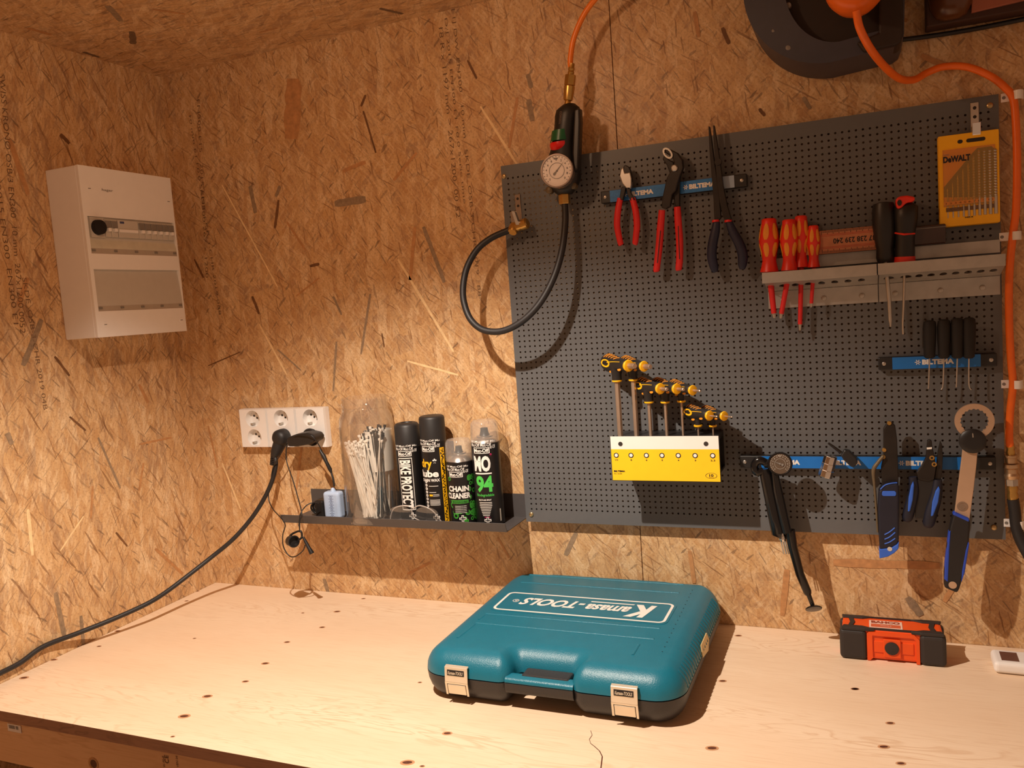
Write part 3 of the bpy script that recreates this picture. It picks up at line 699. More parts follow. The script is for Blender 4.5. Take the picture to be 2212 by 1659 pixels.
def can(name, label, cx, cy, r, hb, shoulder=True):
    t = thing(name, label, 'spray can', (cx, cy, SZ))
    bm = bmesh.new(); lathe(bm, (cx, cy, SZ), (0, 0, 1), [(.0003, r-.002), (.002, r-.0002), (.004, r), (hb, r), (hb+.001, r-.001)], 48)
    finish(bm, 'body', m_canblk, t, smooth=40)
    return t
FA = math.atan2(.60-(-.15), 1.40)            # label side turned towards the room
def logo(t, cx, cy, r, a0, a1, z, h, white=True):
    R = r+.00025; bm = bmesh.new()
    # scribbled ring of names on the shoulder of the label plus the framed name
    text_into(bm, 'Muc-Off', curved(cx, cy, R+.0002, a0+.06, a1-.06, z+h*.2, z+h*.8), .03, cuts=12)
    for (p, q_) in ((0, .1), (.9, 1)): patch(bm, curved(cx, cy, R, a0, a1, z+h*p, z+h*q_))
    for (p, q_) in ((a0, a0+.05), (a1-.05, a1)): patch(bm, curved(cx, cy, R, p, q_, z, z+h), 1)
    text_into(bm, 'Muc-Off Muc-Off', curved(cx, cy, R, a0-.25, a1+.15, z+h*1.15, z+h*1.7), .01, cuts=24)
    text_into(bm, 'uc-Off', curved(cx, cy, R, a1+.04, a1+.45, z+h*.75, z+h*1.35), .01, cuts=10)
    text_into(bm, 'Off Muc-Off Mu', curved(cx, cy, R, a0-.35, a1+.45, z+h*1.8, z+h*2.15), .01, cuts=24)
    return flatfinish(bm, 'logo_print', m_paper, t)
def crossmark(t, cx, cy, r, a, z):
    bm = bmesh.new(); R = r+.0003; k = .0022; kk = k/r
    for (x0_, x1_, y0_, y1_) in ((-1, 1, -3, 3), (-3, 3, -1, 1)): patch(bm, curved(cx, cy, R, a+x0_*kk, a+x1_*kk, z+y0_*k, z+y1_*k), 4, 0)
    for (x0_, x1_, y0_, y1_) in ((-.4, .4, -2.4, 2.4), (-2.4, 2.4, -.4, .4)): patch(bm, curved(cx, cy, R+.0002, a+x0_*kk, a+x1_*kk, z+y0_*k, z+y1_*k), 4, 1)
    return flatfinish(bm, 'cross_mark', [m_paper, m_canblk], t)
def ctext(bm, cx, cy, r, s, a0, a1, z0_, z1_, bold=.02, mi=0, cuts=10): text_into(bm, s, curved(cx, cy, r+.0003, a0, a1, z0_, z1_), bold, mi=mi, cuts=cuts)
# 1: bike protect
cx, cy, r = -.2300, -.050, .0256; b = SZ
t = can('spray_can', 'black spray can with matte cap and vertical BIKE PROTECT lettering beside the jar', cx, cy, r, .151)
bm = bmesh.new(); lathe(bm, (cx, cy, b+.151), (0, 0, 1), [(0, r-.0002), (.040, r-.0006), (.045, r-.004), (.0465, r-.008), (.0465, .012), (.0445, .011)], 40); finish(bm, 'cap', m_capmatte, t, smooth=50)
logo(t, cx, cy, r, -.40, .72, b+.1335, .0105)
bm = bmesh.new(); R = r+.0003
vert = lambda s, tt: curved(cx, cy, r+.0004, -.32, .58, b+.030, b+.126)(tt, 1-s)
text_into(bm, 'BIKE PROTECT', vert, .035, cutv=8)
for (a_, b_, c_, d_) in ((-.42, -.38, .026, .1305), (.68, .72, .026, .1305), (-.42, .72, .129, .1305), (-.42, .72, .026, .0275)): patch(bm, curved(cx, cy, R, a_, b_, b+c_, b+d_), 8)
flatfinish(bm, 'lettering', m_paper, t); crossmark(t, cx, cy, r, .42, b+.0145)
# 2: dry lube
cx, cy, r = -.1710, -.053, .0256
t = can('spray_can', 'black spray can reading dry lube with yellow patterned side, tall matte cap', cx, cy, r, .162)
bm = bmesh.new(); lathe(bm, (cx, cy, b+.162), (0, 0, 1), [(0, r-.0002), (.044, r-.0004), (.0475, r-.002), (.049, r-.005), (.0485, .010)], 40); finish(bm, 'cap', m_capmatte, t, smooth=50)
logo(t, cx, cy, r, -.55, .52, b+.1435, .0110)
bm = bmesh.new()
ctext(bm, cx, cy, r, 'dry', -.80, .25, b+.108, b+.129, .03, 1); ctext(bm, cx, cy, r, '*', .32, .62, b+.119, b+.130, .04, 0)
ctext(bm, cx, cy, r, 'lube', -.85, .70, b+.0935, b+.1075, .04, 0); ctext(bm, cx, cy, r, 'CHAIN WAX', -.85, .76, b+.0845, b+.0905, .03, 0)
for z_, l in ((.0755, .75), (.063, .55), (.048, .8), (.0455, .8), (.043, .8), (.0405, .8), (.038, .8)): patch(bm, curved(cx, cy, r+.0003, -.15, -.15+l, b+z_, b+z_+.0009), 6, 0)
patch(bm, curved(cx, cy, r+.0003, -.15, .12, b+.056, b+.0595), 3, 1); patch(bm, curved(cx, cy, r+.0003, .14, .62, b+.056, b+.0568), 4, 0); patch(bm, curved(cx, cy, r+.0003, .14, .62, b+.0588, b+.0595), 4, 0)
patch(bm, curved(cx, cy, r+.0002, .92, 1.32, b+.003, b+.150), 6, 1, 4); rr_ = random.Random(8)
for k in range(80):
    z_ = .005+k*.00178; a_ = rr_.uniform(.93, 1.14); w_ = rr_.uniform(.05, .17); patch(bm, curved(cx, cy, r+.0004, a_, min(1.31, a_+w_), b+z_, b+z_+rr_.uniform(.001, .0026)), 3, 2)
for k in range(8): text_into(bm, 'o', curved(cx, cy, r+.0003, -.52, -.28, b+.034+k*.0068, b+.0395+k*.0068), .04, mi=0)
flatfinish(bm, 'lettering', [m_paper, m_yelp, m_canblk], t); crossmark(t, cx, cy, r, .28, b+.0145)
# 3: chain cleaner
cx, cy, r = -.1145, -.058, .0262
t = can('spray_can', 'shorter green and black spray can reading CHAIN CLEANER under a clear cap', cx, cy, r, .123)
bm = bmesh.new(); lathe(bm, (cx, cy, b+.123), (0, 0, 1), [(0, r-.0005), (.005, r-.003), (.012, .018), (.014, .0135), (.016, .014), (.0165, .010)], 40); finish(bm, 'shoulder', m_alu, t, smooth=40)
bm = bmesh.new(); lathe(bm, (cx, cy, b+.1395), (0, 0, 1), [(0, .0085), (.002, .0075), (.007, .0065), (.012, .0062), (.0125, .004)], 20); finish(bm, 'nozzle', m_black, t, smooth=40)
bm = bmesh.new(); lathe(bm, (cx, cy, b+.125), (0, 0, 1), [(0, r+.0003), (.034, r-.0010), (.040, r-.005), (.0405, 0.001)], 36, capb=False); finish(bm, 'clear_cap', m_clearcap, t, smooth=50)
logo(t, cx, cy, r, -.45, .62, b+.0955, .0105)
bm = bmesh.new(); rr_ = random.Random(5)
for k in range(46):
    a_ = rr_.choice([rr_.uniform(-.7, -.35), rr_.uniform(.80, 1.5)]) if k > 12 else rr_.uniform(-.4, 1.2); z_ = rr_.uniform(.006, .092) if k > 12 else rr_.uniform(.005, .026); s_ = rr_.uniform(.003, .006)
    text_into(bm, 'O', curved(cx, cy, r+.0002, a_, a_+s_*2/r, b+z_, b+z_+s_*2), .05, mi=1, cuts=4)
patch(bm, curved(cx, cy, r+.00035, -.60, 1.02, b+.050, b+.086), 12, 2); patch(bm, curved(cx, cy, r+.00035, -.35, .85, b+.026, b+.0485), 10, 2)
ctext(bm, cx, cy, r+.0003, 'CHAIN', -.62, 1.02, b+.0675, b+.0785, .04); ctext(bm, cx, cy, r+.0003, 'CLEANER', -.80, 1.10, b+.0540, b+.0650, .04)
patch(bm, curved(cx, cy, r+.0005, -.40, .90, b+.0445, b+.0510), 8, 1); ctext(bm, cx, cy, r+.0005, 'BIODEGRADABLE', -.30, .80, b+.0460, b+.0495, .01, 2)
for k in range(5): patch(bm, curved(cx, cy, r+.0004, -.15, .72, b+.039-k*.0032, b+.0398-k*.0032), 6, 0)
flatfinish(bm, 'lettering', [m_paper, m_dgreen, m_canblk], t); crossmark(t, cx, cy, r, .38, b+.0150)
# 4: MO94
cx, cy, r = -.0600, -.052, .0272
t = can('spray_can', 'black spray can reading MO 94 under a clear cap, rightmost on the shelf', cx, cy, r, .158)
bm = bmesh.new(); lathe(bm, (cx, cy, b+.158), (0, 0, 1), [(0, r-.0005), (.004, r-.003), (.009, .021), (.011, .0155), (.013, .016), (.0135, .012)], 40); finish(bm, 'shoulder', m_alu, t, smooth=40)
bm = bmesh.new(); lathe(bm, (cx, cy, b+.1715), (0, 0, 1), [(0, .010), (.002, .009), (.008, .0075), (.014, .007), (.0145, .005)], 20); finish(bm, 'nozzle', m_black, t, smooth=40)
bm = bmesh.new(); lathe(bm, (cx, cy, b+.160), (0, 0, 1), [(0, r+.0003), (.034, r-.0012), (.040, r-.006), (.0405, .001)], 36, capb=False); finish(bm, 'clear_cap', m_clearcap, t, smooth=50)
logo(t, cx, cy, r, -.50, .70, b+.1405, .0115)
bm = bmesh.new()
ctext(bm, cx, cy, r, 'MO', -.55, .70, b+.1060, b+.1360, .045); patch(bm, curved(cx, cy, r+.0003, -.50, .74, b+.1010, b+.1035), 10, 0); ctext(bm, cx, cy, r, '*', .68, .84, b+.134, b+.140, .04, 3)
ctext(bm, cx, cy, r, '94', -.48, .78, b+.0660, b+.0980, .04, 1); ctext(bm, cx, cy, r, 'Biodegradable', -.48, .80, b+.0570, b+.0635, .01, 1)
ctext(bm, cx, cy, r, 'MULTI-USE SPRAY', -.36, .58, b+.0500, b+.0530, .02)
for k in range(9): w_ = .46-.036*max(0, k-2); patch(bm, curved(cx, cy, r+.0003, .14-w_, .14+w_, b+.0460-k*.0031, b+.0471-k*.0031), 6, 0)
patch(bm, curved(cx, cy, r+.0003, 1.15, 1.26, b+.008, b+.032), 2, 2)
ctext(bm, cx, cy, r, 'muc', .02, .40, b+.0172, b+.0192, .01, 3)
flatfinish(bm, 'lettering', [m_paper, m_green, m_greyp, m_pink], t); crossmark(t, cx, cy, r, .22, b+.0125)
# safety glasses lying in front of the cans
gl = thing('safety_glasses', 'clear plastic safety glasses lying on the shelf in front of the cans', 'glasses', (-.22, -.088, SZ))
bm = bmesh.new(); N = 10
for s0, s1 in ((-.262, -.208), (-.204, -.150)):
    pts2 = [(s0+(s1-s0)*(.5-.5*cos(pi*k/N)), -.0865-.006*sin(pi*k/N)*0-.004*sin(pi*k/N)) for k in range(N+1)]
    lo = [bm.verts.new((x, y, SZ+.003)) for x, y in pts2]; hi = [bm.verts.new((x, y-.004, SZ+.003+.036*(max(0, sin(pi*(k+.4)/(N+.8))))**.5)) for k, (x, y) in enumerate(pts2)]
    for k in range(N): bm.faces.new((lo[k], lo[k+1], hi[k+1], hi[k]))
finish(bm, 'lens', clear('lens_plastic', alpha=.04), gl, smooth=60)
m_frm = clear('clear_frame_plastic', (245, 238, 232), .08, .30)
bm = bmesh.new()
tube(bm, spline([(-.264, -.088, SZ+.006), (-.250, -.093, SZ+.032), (-.225, -.094, SZ+.040), (-.208, -.091, SZ+.036), (-.206, -.091, SZ+.034), (-.190, -.094, SZ+.041), (-.165, -.092, SZ+.032), (-.148, -.086, SZ+.006)], 6), .0013, seg=8)
tube(bm, spline([(-.212, -.090, SZ+.034), (-.208, -.090, SZ+.018), (-.200, -.090, SZ+.012), (-.180, -.092, SZ+.006)], 6), .0010, seg=8)
finish(bm, 'frame', m_frm, gl, smooth=60)
bm = bmesh.new(); tube(bm, spline([(-.264, -.088, SZ+.006), (-.268, -.096, SZ+.003), (-.235, -.099, SZ+.008), (-.195, -.0995, SZ+.003)], 6), .0016, seg=8, flat=.6)
tube(bm, spline([(-.148, -.086, SZ+.006), (-.144, -.094, SZ+.003), (-.170, -.098, SZ+.010), (-.215, -.0995, SZ+.012)], 6), .0016, seg=8); finish(bm, 'temple', m_frm, gl, smooth=60)
# ================================================================ INFLATOR on the board, its hose, and hooks
def hook(label, pts_top, x, ztop, zbend, reach, tip):
    h = thing('board_hook', label, 'hook', (x, BY, ztop)); bm = bmesh.new(); w_ = .0055
    prof = [(BY-.0005, ztop), (BY-.002, ztop), (BY-.002, zbend), (BY-reach, zbend-.004), (BY-reach-.004, zbend-.001), (BY-reach-.006, zbend+tip), (BY-reach-.0072, zbend+tip), (BY-reach-.0055, zbend-.0035), (BY-reach, zbend-.0060), (BY-.001, zbend-.002), (BY-.0005, zbend)]
    prism(bm, [(x-w_, y, z) for y, z in prof], (2*w_, 0, 0)); finish(bm, 'strip', m_chrome, h, bevel=.0004, seg=1)
    bm = bmesh.new()
    for k in (0, 1): disc(bm, (x, BY-.0022, ztop-.008-k*.013), (0, -1, 0), .0025, 14)
    finish(bm, 'hole', m_hole, h)
    return h
hook('bent chrome hook with the brass air chuck hanging on it', None, at(1119, 430, BY).x, at(1119, 420, BY).z, at(1125, 478, BY).z, .022, .016)
hook('chrome hook holding up the yellow drill bit case', None, at(2105, 235, BY).x, at(2103, 222, BY).z, at(2107, 290, BY).z, .014, .014)
inf = thing('tyre_inflator', 'black handheld tyre inflator with round white gauge hanging over the board corner', 'inflator', (.155, -.06, .83))
def pw(x, y, d): return at(x, y, -d)
# grip body: lofted ellipse sections from collar to gauge head
bm = bmesh.new()
secs = [((1229, 226), .011, .011, .060), ((1227, 236), .021, .016, .060), ((1226, 248), .0225, .018, .060), ((1224, 268), .0215, .018, .060), ((1221, 295), .022, .019, .058), ((1218, 322), .024, .020, .056), ((1216, 345), .029, .020, .054), ((1215, 368), .034, .021, .052), ((1217, 392), .032, .021, .050), ((1220, 410), .022, .018, .050), ((1221, 420), .013, .012, .050)]
rings = []
for (x, y), rx, ry, d in secs:
    c = pw(x, y, d); rings.append([bm.verts.new(c+V3(rx*cos(2*pi*k/24), ry*sin(2*pi*k/24), 0)) for k in range(24)])
for i in range(len(rings)-1):
    for j in range(24): bm.faces.new((rings[i][j], rings[i][(j+1) % 24], rings[i+1][(j+1) % 24], rings[i+1][j]))
bm.faces.new(rings[0]); bm.faces.new(rings[-1])
grip = finish(bm, 'body', m_black, inf, smooth=60)
bm = bmesh.new()   # trigger lever at the right, standing off the grip
prism(bm, [pw(x, y, .083) for x, y in ((1240, 236), (1252, 232), (1253, 262), (1251, 320), (1249, 365), (1238, 372), (1236, 330), (1238, 280))], (0, .018, 0)); finish(bm, 'lever', m_black, inf, bevel=.003)
def band(px, py0, py1, d, nm, mt, r0, r1, low=False):
    bm = bmesh.new(); a, b2 = pw(px[0], py0, d), pw(px[1], py1, d); N = 16; M_ = 6
    vs = []
    for i in range(M_+1):
        s = i/M_; c = a.lerp(b2, s); r = r0+(r1-r0)*s
        if low: r *= math.sqrt(max(.02, 1-(max(0, s-.15)/.85)**2))
        vs.append([bm.verts.new(c+V3(r*sin(-pi/2+pi*k/N), -.020*cos(-pi/2+pi*k/N)*(r/(r0)), 0)) for k in range(N+1)])
    for i in range(M_):
        for k in range(N): bm.faces.new((vs[i][k], vs[i][k+1], vs[i+1][k+1], vs[i+1][k]))
    return finish(bm, nm, mt, inf, smooth=60)
band((1215, 1213), 283, 306, .060, 'green_band', M('dark_green', (22, 92, 52), .35), .0185, .0195)
band((1212, 1211), 309, 333, .060, 'red_band', M('signal_red', (222, 30, 30), .3), .0195, .0195, True)
# gauge
gc = pw(1203, 369, .092); gn = V3(-.25, -1, .05).normalized() if False else V3(.1, -1, .0).normalized()
bm = bmesh.new(); lathe(bm, gc-gn*.020, gn, [(0, .024), (.004, .0285), (.020, .0295), (.0225, .0285), (.0225, .0262), (.0195, .0258)], 40, capt=False); gauge = finish(bm, 'gauge_case', M('gauge_rim', (150, 132, 122), .25, .6), inf, smooth=40)
def gface(gc, gn, R, par, mface, mink, ticks, lead, needle=(.55, .6), scale_txt=True):
    u = V3(1, 0, 0); u = (u-gn*u.dot(gn)).normalized(); v = gn.cross(u)*-1.0
    if v.z < 0: v = -v
    bm = bmesh.new(); disc(bm, gc, gn, R, 40, 0, 1.0, u); g = finish(bm, 'dial', mface, par)
    bm = bmesh.new()
    for k in range(ticks):
        a = radians(225-270*k/(ticks-1)); d = u*cos(a)+v*sin(a); s = gn.cross(d)*.00035; r1, r2 = R*.86, R*(.95)
        quad(bm, gc+gn*lead+d*r1-s, gc+gn*lead+d*r1+s, gc+gn*lead+d*r2+s, gc+gn*lead+d*r2-s)
        if scale_txt and k % 2 == 0:
            c = gc+gn*lead+d*R*.72; text_into(bm, str((k//2)*2 % 10), quadfn(c-u*R*.045-v*R*.07, u*R*.09, v*R*.14), .0)
    ringm(bm, gc+gn*lead, gn, R*.50, R*.52, .0002, 32)
    if scale_txt: text_into(bm, 'bar', quadfn(gc+gn*lead+v*R*.74-u*R*.16+V3(0,0,0), u*R*.32, v*R*.14), .02)
    finish(bm, 'scale_marks', mink, g)
    bm = bmesh.new(); d = (u*needle[0]+v*needle[1]).normalized(); s = gn.cross(d)
    bm.faces.new([bm.verts.new(p) for p in (gc+gn*.0012-s*.0009, gc+gn*.0012+d*R*.78, gc+gn*.0012+s*.0009)])
    bm.faces.new([bm.verts.new(p) for p in (gc+gn*.0012-s*.0006, gc+gn*.0012-d*R*.3-s*.0022, gc+gn*.0012-d*R*.36+s*.0, gc+gn*.0012-d*R*.3+s*.0022, gc+gn*.0012+s*.0006)])
    lathe(bm, gc+gn*.0002, gn, [(0, .0017), (.002, .0012)], 12); finish(bm, 'needle', m_midgrey, g)
gface(gc+gn*.0002, gn, .0260, gauge, M('dial_white', (236, 226, 220), .4), m_inkb, 21, .0004)
for x, y in ((1190, 414), (1241, 404)):
    bm = bmesh.new(); lathe(bm, pw(x, y, .05)+V3(0, 0, .002), (0, -1, 0), [(0, .007), (.010, .0065), (.012, .004)], 14); finish(bm, 'bolt', M('worn_olive_metal', (110, 96, 74), .5, .4), inf, smooth=40)
bm = bmesh.new(); lathe(bm, pw(1220, 441, .052), V3(0, 0, 1), [(0, .0100), (.002, .0105), (.016, .0105), (.019, .0095)], 6); finish(bm, 'brass_nut', m_brass, inf, bevel=.0006)
text('TORNADO', pw(1212, 268, .0785), (-.001, 0, .0)+0*V3(0,0,0) if False else V3(.003, 0, .021), V3(-.004, 0, .0006), M('tan_print', (120, 96, 80), .6), grip, 'lettering')
# couplings and orange feed hose from the ceiling
cp = thing('hose_coupling', 'brass quick coupling between orange hose and top of the inflator', 'coupling', pw(1229, 195, .06))
bm = bmesh.new(); c0 = pw(1226, 226, .060); d = (pw(1234, 150, .06)-c0).normalized()
lathe(bm, c0, d, [(0, .006), (.006, .005), (.007, .0075), (.009, .008), (.020, .009), (.030, .0095), (.032, .008)], 20); finish(bm, 'socket', m_brass, cp, smooth=35)
bm = bmesh.new(); lathe(bm, c0+d*.032, d, [(0, .0095), (.017, .0095), (.018, .007)], 6); finish(bm, 'hexagon', m_brass, cp)
bm = bmesh.new(); lathe(bm, c0+d*.050, d, [(0, .005), (.003, .006), (.006, .005), (.009, .006), (.012, .005), (.018, .005)], 16); finish(bm, 'barb', m_brass, cp, smooth=30)
bm = bmesh.new(); tube(bm, spline([tuple(c0+d*.060), tuple(pw(1232, 130, .06)), tuple(pw(1239, 85, .062)), tuple(pw(1258, 38, .068)), tuple(pw(1284, 0, .075)), tuple(pw(1330, -50, .09)), tuple(pw(1400, -95, .10))], 8), .0048, seg=14)
tagged(finish(bm, 'air_hose', M('translucent_orange_hose', (244, 128, 34), .3), None, smooth=60, org=c0), 'translucent orange air hose coming down from the ceiling to the inflator', 'hose')
# black loop hose
bm = bmesh.new(); lp = [(1220, 438, .054), (1221, 480, .058), (1214, 540, .072), (1196, 600, .088), (1166, 655, .10), (1128, 694, .107), (1085, 715, .108), (1045, 713, .106), (1018, 692, .10), (1004, 660, .094), (1000, 625, .088), (1008, 580, .078), (1030, 540, .068), (1060, 515, .058), (1095, 499, .048), (1118, 491, .044)]
tube(bm, spline([tuple(pw(*p)) for p in lp], 7), .0060, seg=18)
tagged(finish(bm, 'air_hose', m_rubber, None, smooth=60, org=pw(1220, 440, .054)), 'thick black rubber hose hanging in a loop below the inflator', 'hose')
ck = thing('air_chuck', 'brass air chuck with clip lever on the end of the black looped hose', 'air chuck', pw(1128, 488, .045))
bm = bmesh.new(); a = pw(1110, 493, .045); b2 = pw(1143, 480, .048); d = (b2-a).normalized()
lathe(bm, a, V3(-.1, -.5, -.6), [(-.010, .0075), (-.004, .0095), (.006, .0095), (.010, .008)], 20); lathe(bm, a+d*.002, d, [(0, .0085), (.014, .0085), (.015, .010), (.026, .010), (.028, .0075)], 20)
finish(bm, 'body', m_brass, ck, smooth=35)
bm = bmesh.new(); prism(bm, [pw(x, y, .056) for x, y in ((1104, 456), (1111, 456), (1119, 478), (1128, 480), (1127, 485), (1114, 486))], (0, .010, 0)); finish(bm, 'clip_lever', m_galv, ck, bevel=.001)
# ================================================================ MAGNETIC TOOL STRIPS
def strip(label, x0, x1, z0_, z1_, labels, lead_l, lead_r, text_at):
    t = thing('magnetic_tool_strip', label, 'magnetic strip', ((x0+x1)/2, BY, (z0_+z1_)/2))
    bm = bmesh.new(); box(bm, (x0, BY-.014, z0_), (x1, BY-.0005, z1_)); finish(bm, 'bar', m_black, t, bevel=.0015)
    for (a, b2, mt) in labels:
        bm = bmesh.new(); box(bm, (a, BY-.0150, z0_+.0006), (b2, BY-.0138, z1_-.0006)); lb = finish(bm, 'label', mt, t)
    for a in text_at:
        text('BILTEMA', (a, BY-.0153, z0_+.0065), (.044, 0, 0), (0, 0, .0080), m_paper, lb, 'lettering', .06)
        bm = bmesh.new()
        for k in range(6):
            an = k*pi/3; c = V3(a-.006, BY-.0153, z0_+.0105); dd = V3(cos(an), 0, sin(an)); s = V3(-sin(an), 0, cos(an))*.0006
            quad(bm, c+dd*.001-s, c+dd*.001+s, c+dd*.0042+s, c+dd*.0042-s)
        flatfinish(bm, 'logo_mark', m_paper, lb)
    for x in (x0+.008, x1-.008):
        bm = bmesh.new(); lathe(bm, (x, BY-.0138, (z0_+z1_)/2), (0, -1, 0), [(0, .0032), (.0012, .0028), (.0018, .0015)], 14); finish(bm, 'screw', m_steel, t, smooth=40)
    return t
m_labfade = M('faded_pale_blue_label', (160, 180, 204), .4, var=.05)
m_blue2 = M('blue_label_worn', (42, 118, 190), .35, var=.12, scale=200)
strip('magnetic strip with blue label high on the board, holding three pliers', .192, .441, .765, .786, [(.209, .338, m_blue2), (.3385, .400, m_blue2), (.4005, .421, m_labfade)], 0, 0, (.242, .347))
strip('shorter magnetic strip with blue label at right, holding four thin picks', .630, .794, .4545, .4745, [(.650, .772, m_blue)], 0, 0, (.692,))
strip('long magnetic strip with blue label low on the board, holding bike tools', .409, .790, .2945, .3155, [(.444, .752, m_blue)], 0, 0, (.462, .556, .665))
# ================================================================ PLIERS on the top strip
TY = -.048
def jaw_tool(name, label, cat, loc): return thing(name, label, cat, loc)
def gripc(pts, r, y, flat=.8): return [(*at(x, yy, y), rr) for (x, yy, rr) in pts]
cc_ = thing('cable_cutter', 'small red handled cable cutter, leftmost tool on the top strip', 'cable cutter', at(1350, 440, TY))
bm = bmesh.new(); ppx(bm, [(1341, 366), (1346, 360), (1349, 372), (1350, 374), (1361, 372), (1364, 385), (1364, 400), (1360, 412), (1352, 406), (1344, 396), (1338, 380)], TY, TY+.010)
finish(bm, 'jaw', m_steel, cc_, bevel=.0015)
bm = bmesh.new(); ppx(bm, [(1351, 356), (1358, 360), (1362, 368), (1364, 380), (1366, 392), (1358, 396), (1352, 378), (1346, 372), (1347, 358)], TY+.002, TY+.010); finish(bm, 'jaw', m_blackmetal, cc_, bevel=.0012)
for pts in ([(1342, 404), (1352, 402), (1350, 415), (1345, 432), (1337, 432)], [(1352, 404), (1361, 404), (1362, 415), (1372, 432), (1362, 434), (1355, 420)]):
    bm = bmesh.new(); ppx(bm, pts, TY, TY+.008); finish(bm, 'shank', m_blackmetal, cc_, bevel=.001)
for pts in ([(1340, 428, .0052), (1335, 455, .0058), (1333, 485, .0058), (1337, 510, .0055), (1341, 527, .005), (1342, 530, .003)], [(1366, 428, .0052), (1373, 455, .0058), (1376, 485, .0058), (1374, 508, .0055), (1372, 525, .005), (1371, 529, .003)]):
    bm = bmesh.new(); tube(bm, spline(gripc(pts, 0, TY+.004), 5), seg=14, flat=.8, flat_dir=(0, 1, 0)); finish(bm, 'grip', m_red, cc_, smooth=60)
wp = thing('water_pump_pliers', 'large water pump pliers with long red handles, middle of the top strip', 'pliers', at(1450, 420, TY))
bm = bmesh.new(); ppx(bm, [(1448, 322), (1464, 330), (1474, 345), (1476, 362), (1470, 378), (1464, 395), (1460, 412), (1452, 420), (1448, 446), (1437, 452), (1428, 448), (1432, 420), (1436, 402), (1440, 384), (1448, 370), (1456, 352), (1452, 338), (1440, 332), (1433, 326), (1440, 321)], TY-.004, TY+.006)
finish(bm, 'jaw', m_blackmetal, wp, bevel=.0018)
bm = bmesh.new(); ppx(bm, [(1434, 335), (1446, 345), (1455, 350), (1456, 362), (1470, 372), (1468, 400), (1468, 448), (1458, 446), (1452, 410), (1448, 378), (1440, 356), (1431, 344)], TY+.004, TY+.012)
finish(bm, 'jaw', m_blackmetal, wp, bevel=.0015)
bm = bmesh.new(); N = 20; c = at(1442, 331, TY-.0062); u = (at(1450, 342, TY-.0062)-at(1433, 321, TY-.0062)); L = u.length/2; u.normalize(); v = V3(0, 1, 0).cross(u)
o_ = [c+u*L*cos(2*pi*k/N)+v*L*.62*sin(2*pi*k/N) for k in range(N)]; i_ = [c+(u*L*cos(2*pi*k/N)*.66+v*L*.34*sin(2*pi*k/N))*(1+.14*(k % 2)) for k in range(N)]
for k in range(N): l = (k+1) % N; quad(bm, o_[k], o_[l], i_[l], i_[k]); quad(bm, i_[k], i_[l], i_[l]+V3(0, .006, 0), i_[k]+V3(0, .006, 0)); quad(bm, o_[k], o_[l], o_[l]+V3(0, .006, 0), o_[k]+V3(0, .006, 0))
finish(bm, 'ground_jaw_face', m_steel, wp)
bm = bmesh.new(); lathe(bm, at(1457, 363, TY-.004), (0, -1, 0), [(-.008, .006), (.002, .0055), (.0035, .004)], 18); finish(bm, 'pivot_button', m_steel, wp, smooth=40)
for pts in ([(1430, 454, .0056), (1427, 490, .0062), (1424, 530, .0062), (1420, 568, .0058), (1418, 584, .0056), (1418, 588, .003)], [(1463, 447, .0056), (1465, 480, .0062), (1468, 520, .0062), (1468, 560, .0060), (1466, 581, .0056), (1466, 585, .003)]):
    bm = bmesh.new(); tube(bm, spline(gripc(pts, 0, TY+.003), 5), seg=14, flat=.85, flat_dir=(0, 1, 0)); g = finish(bm, 'grip', m_red, wp, smooth=60)
    bm = bmesh.new(); a, b2 = at(pts[1][0], pts[1][1]+8, TY-.0024), at(pts[3][0], pts[3][1], TY-.0024); s = V3(.0007, 0, 0); box_ = quad(bm, a-s, a+s, b2+s, b2-s); finish(bm, 'grip_slot', m_inkb, g)
ln = thing('long_nose_pliers', 'long nose pliers with dark blue handles, rightmost on the top strip', 'pliers', at(1560, 420, TY))
bm = bmesh.new(); ppx(bm, [(1530, 272), (1533, 273), (1537, 300), (1542, 340), (1548, 380), (1554, 420), (1557, 470), (1551, 478), (1543, 478), (1541, 430), (1537, 380), (1532, 320)], TY, TY+.010); finish(bm, 'jaw', m_blackmetal, ln, bevel=.001)
bm = bmesh.new(); ppx(bm, [(1540, 271), (1543, 270), (1548, 300), (1555, 345), (1562, 400), (1570, 440), (1580, 474), (1573, 478), (1562, 470), (1553, 430), (1548, 390), (1544, 340), (1541, 300)], TY-.003, TY+.006); finish(bm, 'jaw', m_blackmetal, ln, bevel=.001)
bm = bmesh.new(); lathe(bm, at(1551, 350, TY-.0034), V3(0, -1, 0), [(-.004, .0058), (.0012, .0055)], 20); finish(bm, 'pivot', m_blackmetal, ln, smooth=40)
for pts, cap in (([(1548, 478, .0056), (1545, 500, .0075), (1539, 530, .0080), (1538, 555, .0080), (1543, 578, .0070), (1546, 588, .004)], (1546, 476)), ([(1574, 478, .0056), (1583, 500, .0072), (1596, 525, .0080), (1604, 548, .0082), (1604, 570, .0075), (1603, 582, .004)], (1573, 476))):
    bm = bmesh.new(); tube(bm, spline(gripc(pts, 0, TY+.003), 5), seg=14, flat=.85, flat_dir=(0, 1, 0)); g = finish(bm, 'grip', m_navy, ln, smooth=60)
    bm = bmesh.new(); lathe(bm, at(cap[0], cap[1]+1, TY+.002), V3(0, 0, 1), [(-.002, .0062), (.0015, .0058)], 14); finish(bm, 'red_collar', m_red, g, smooth=40)
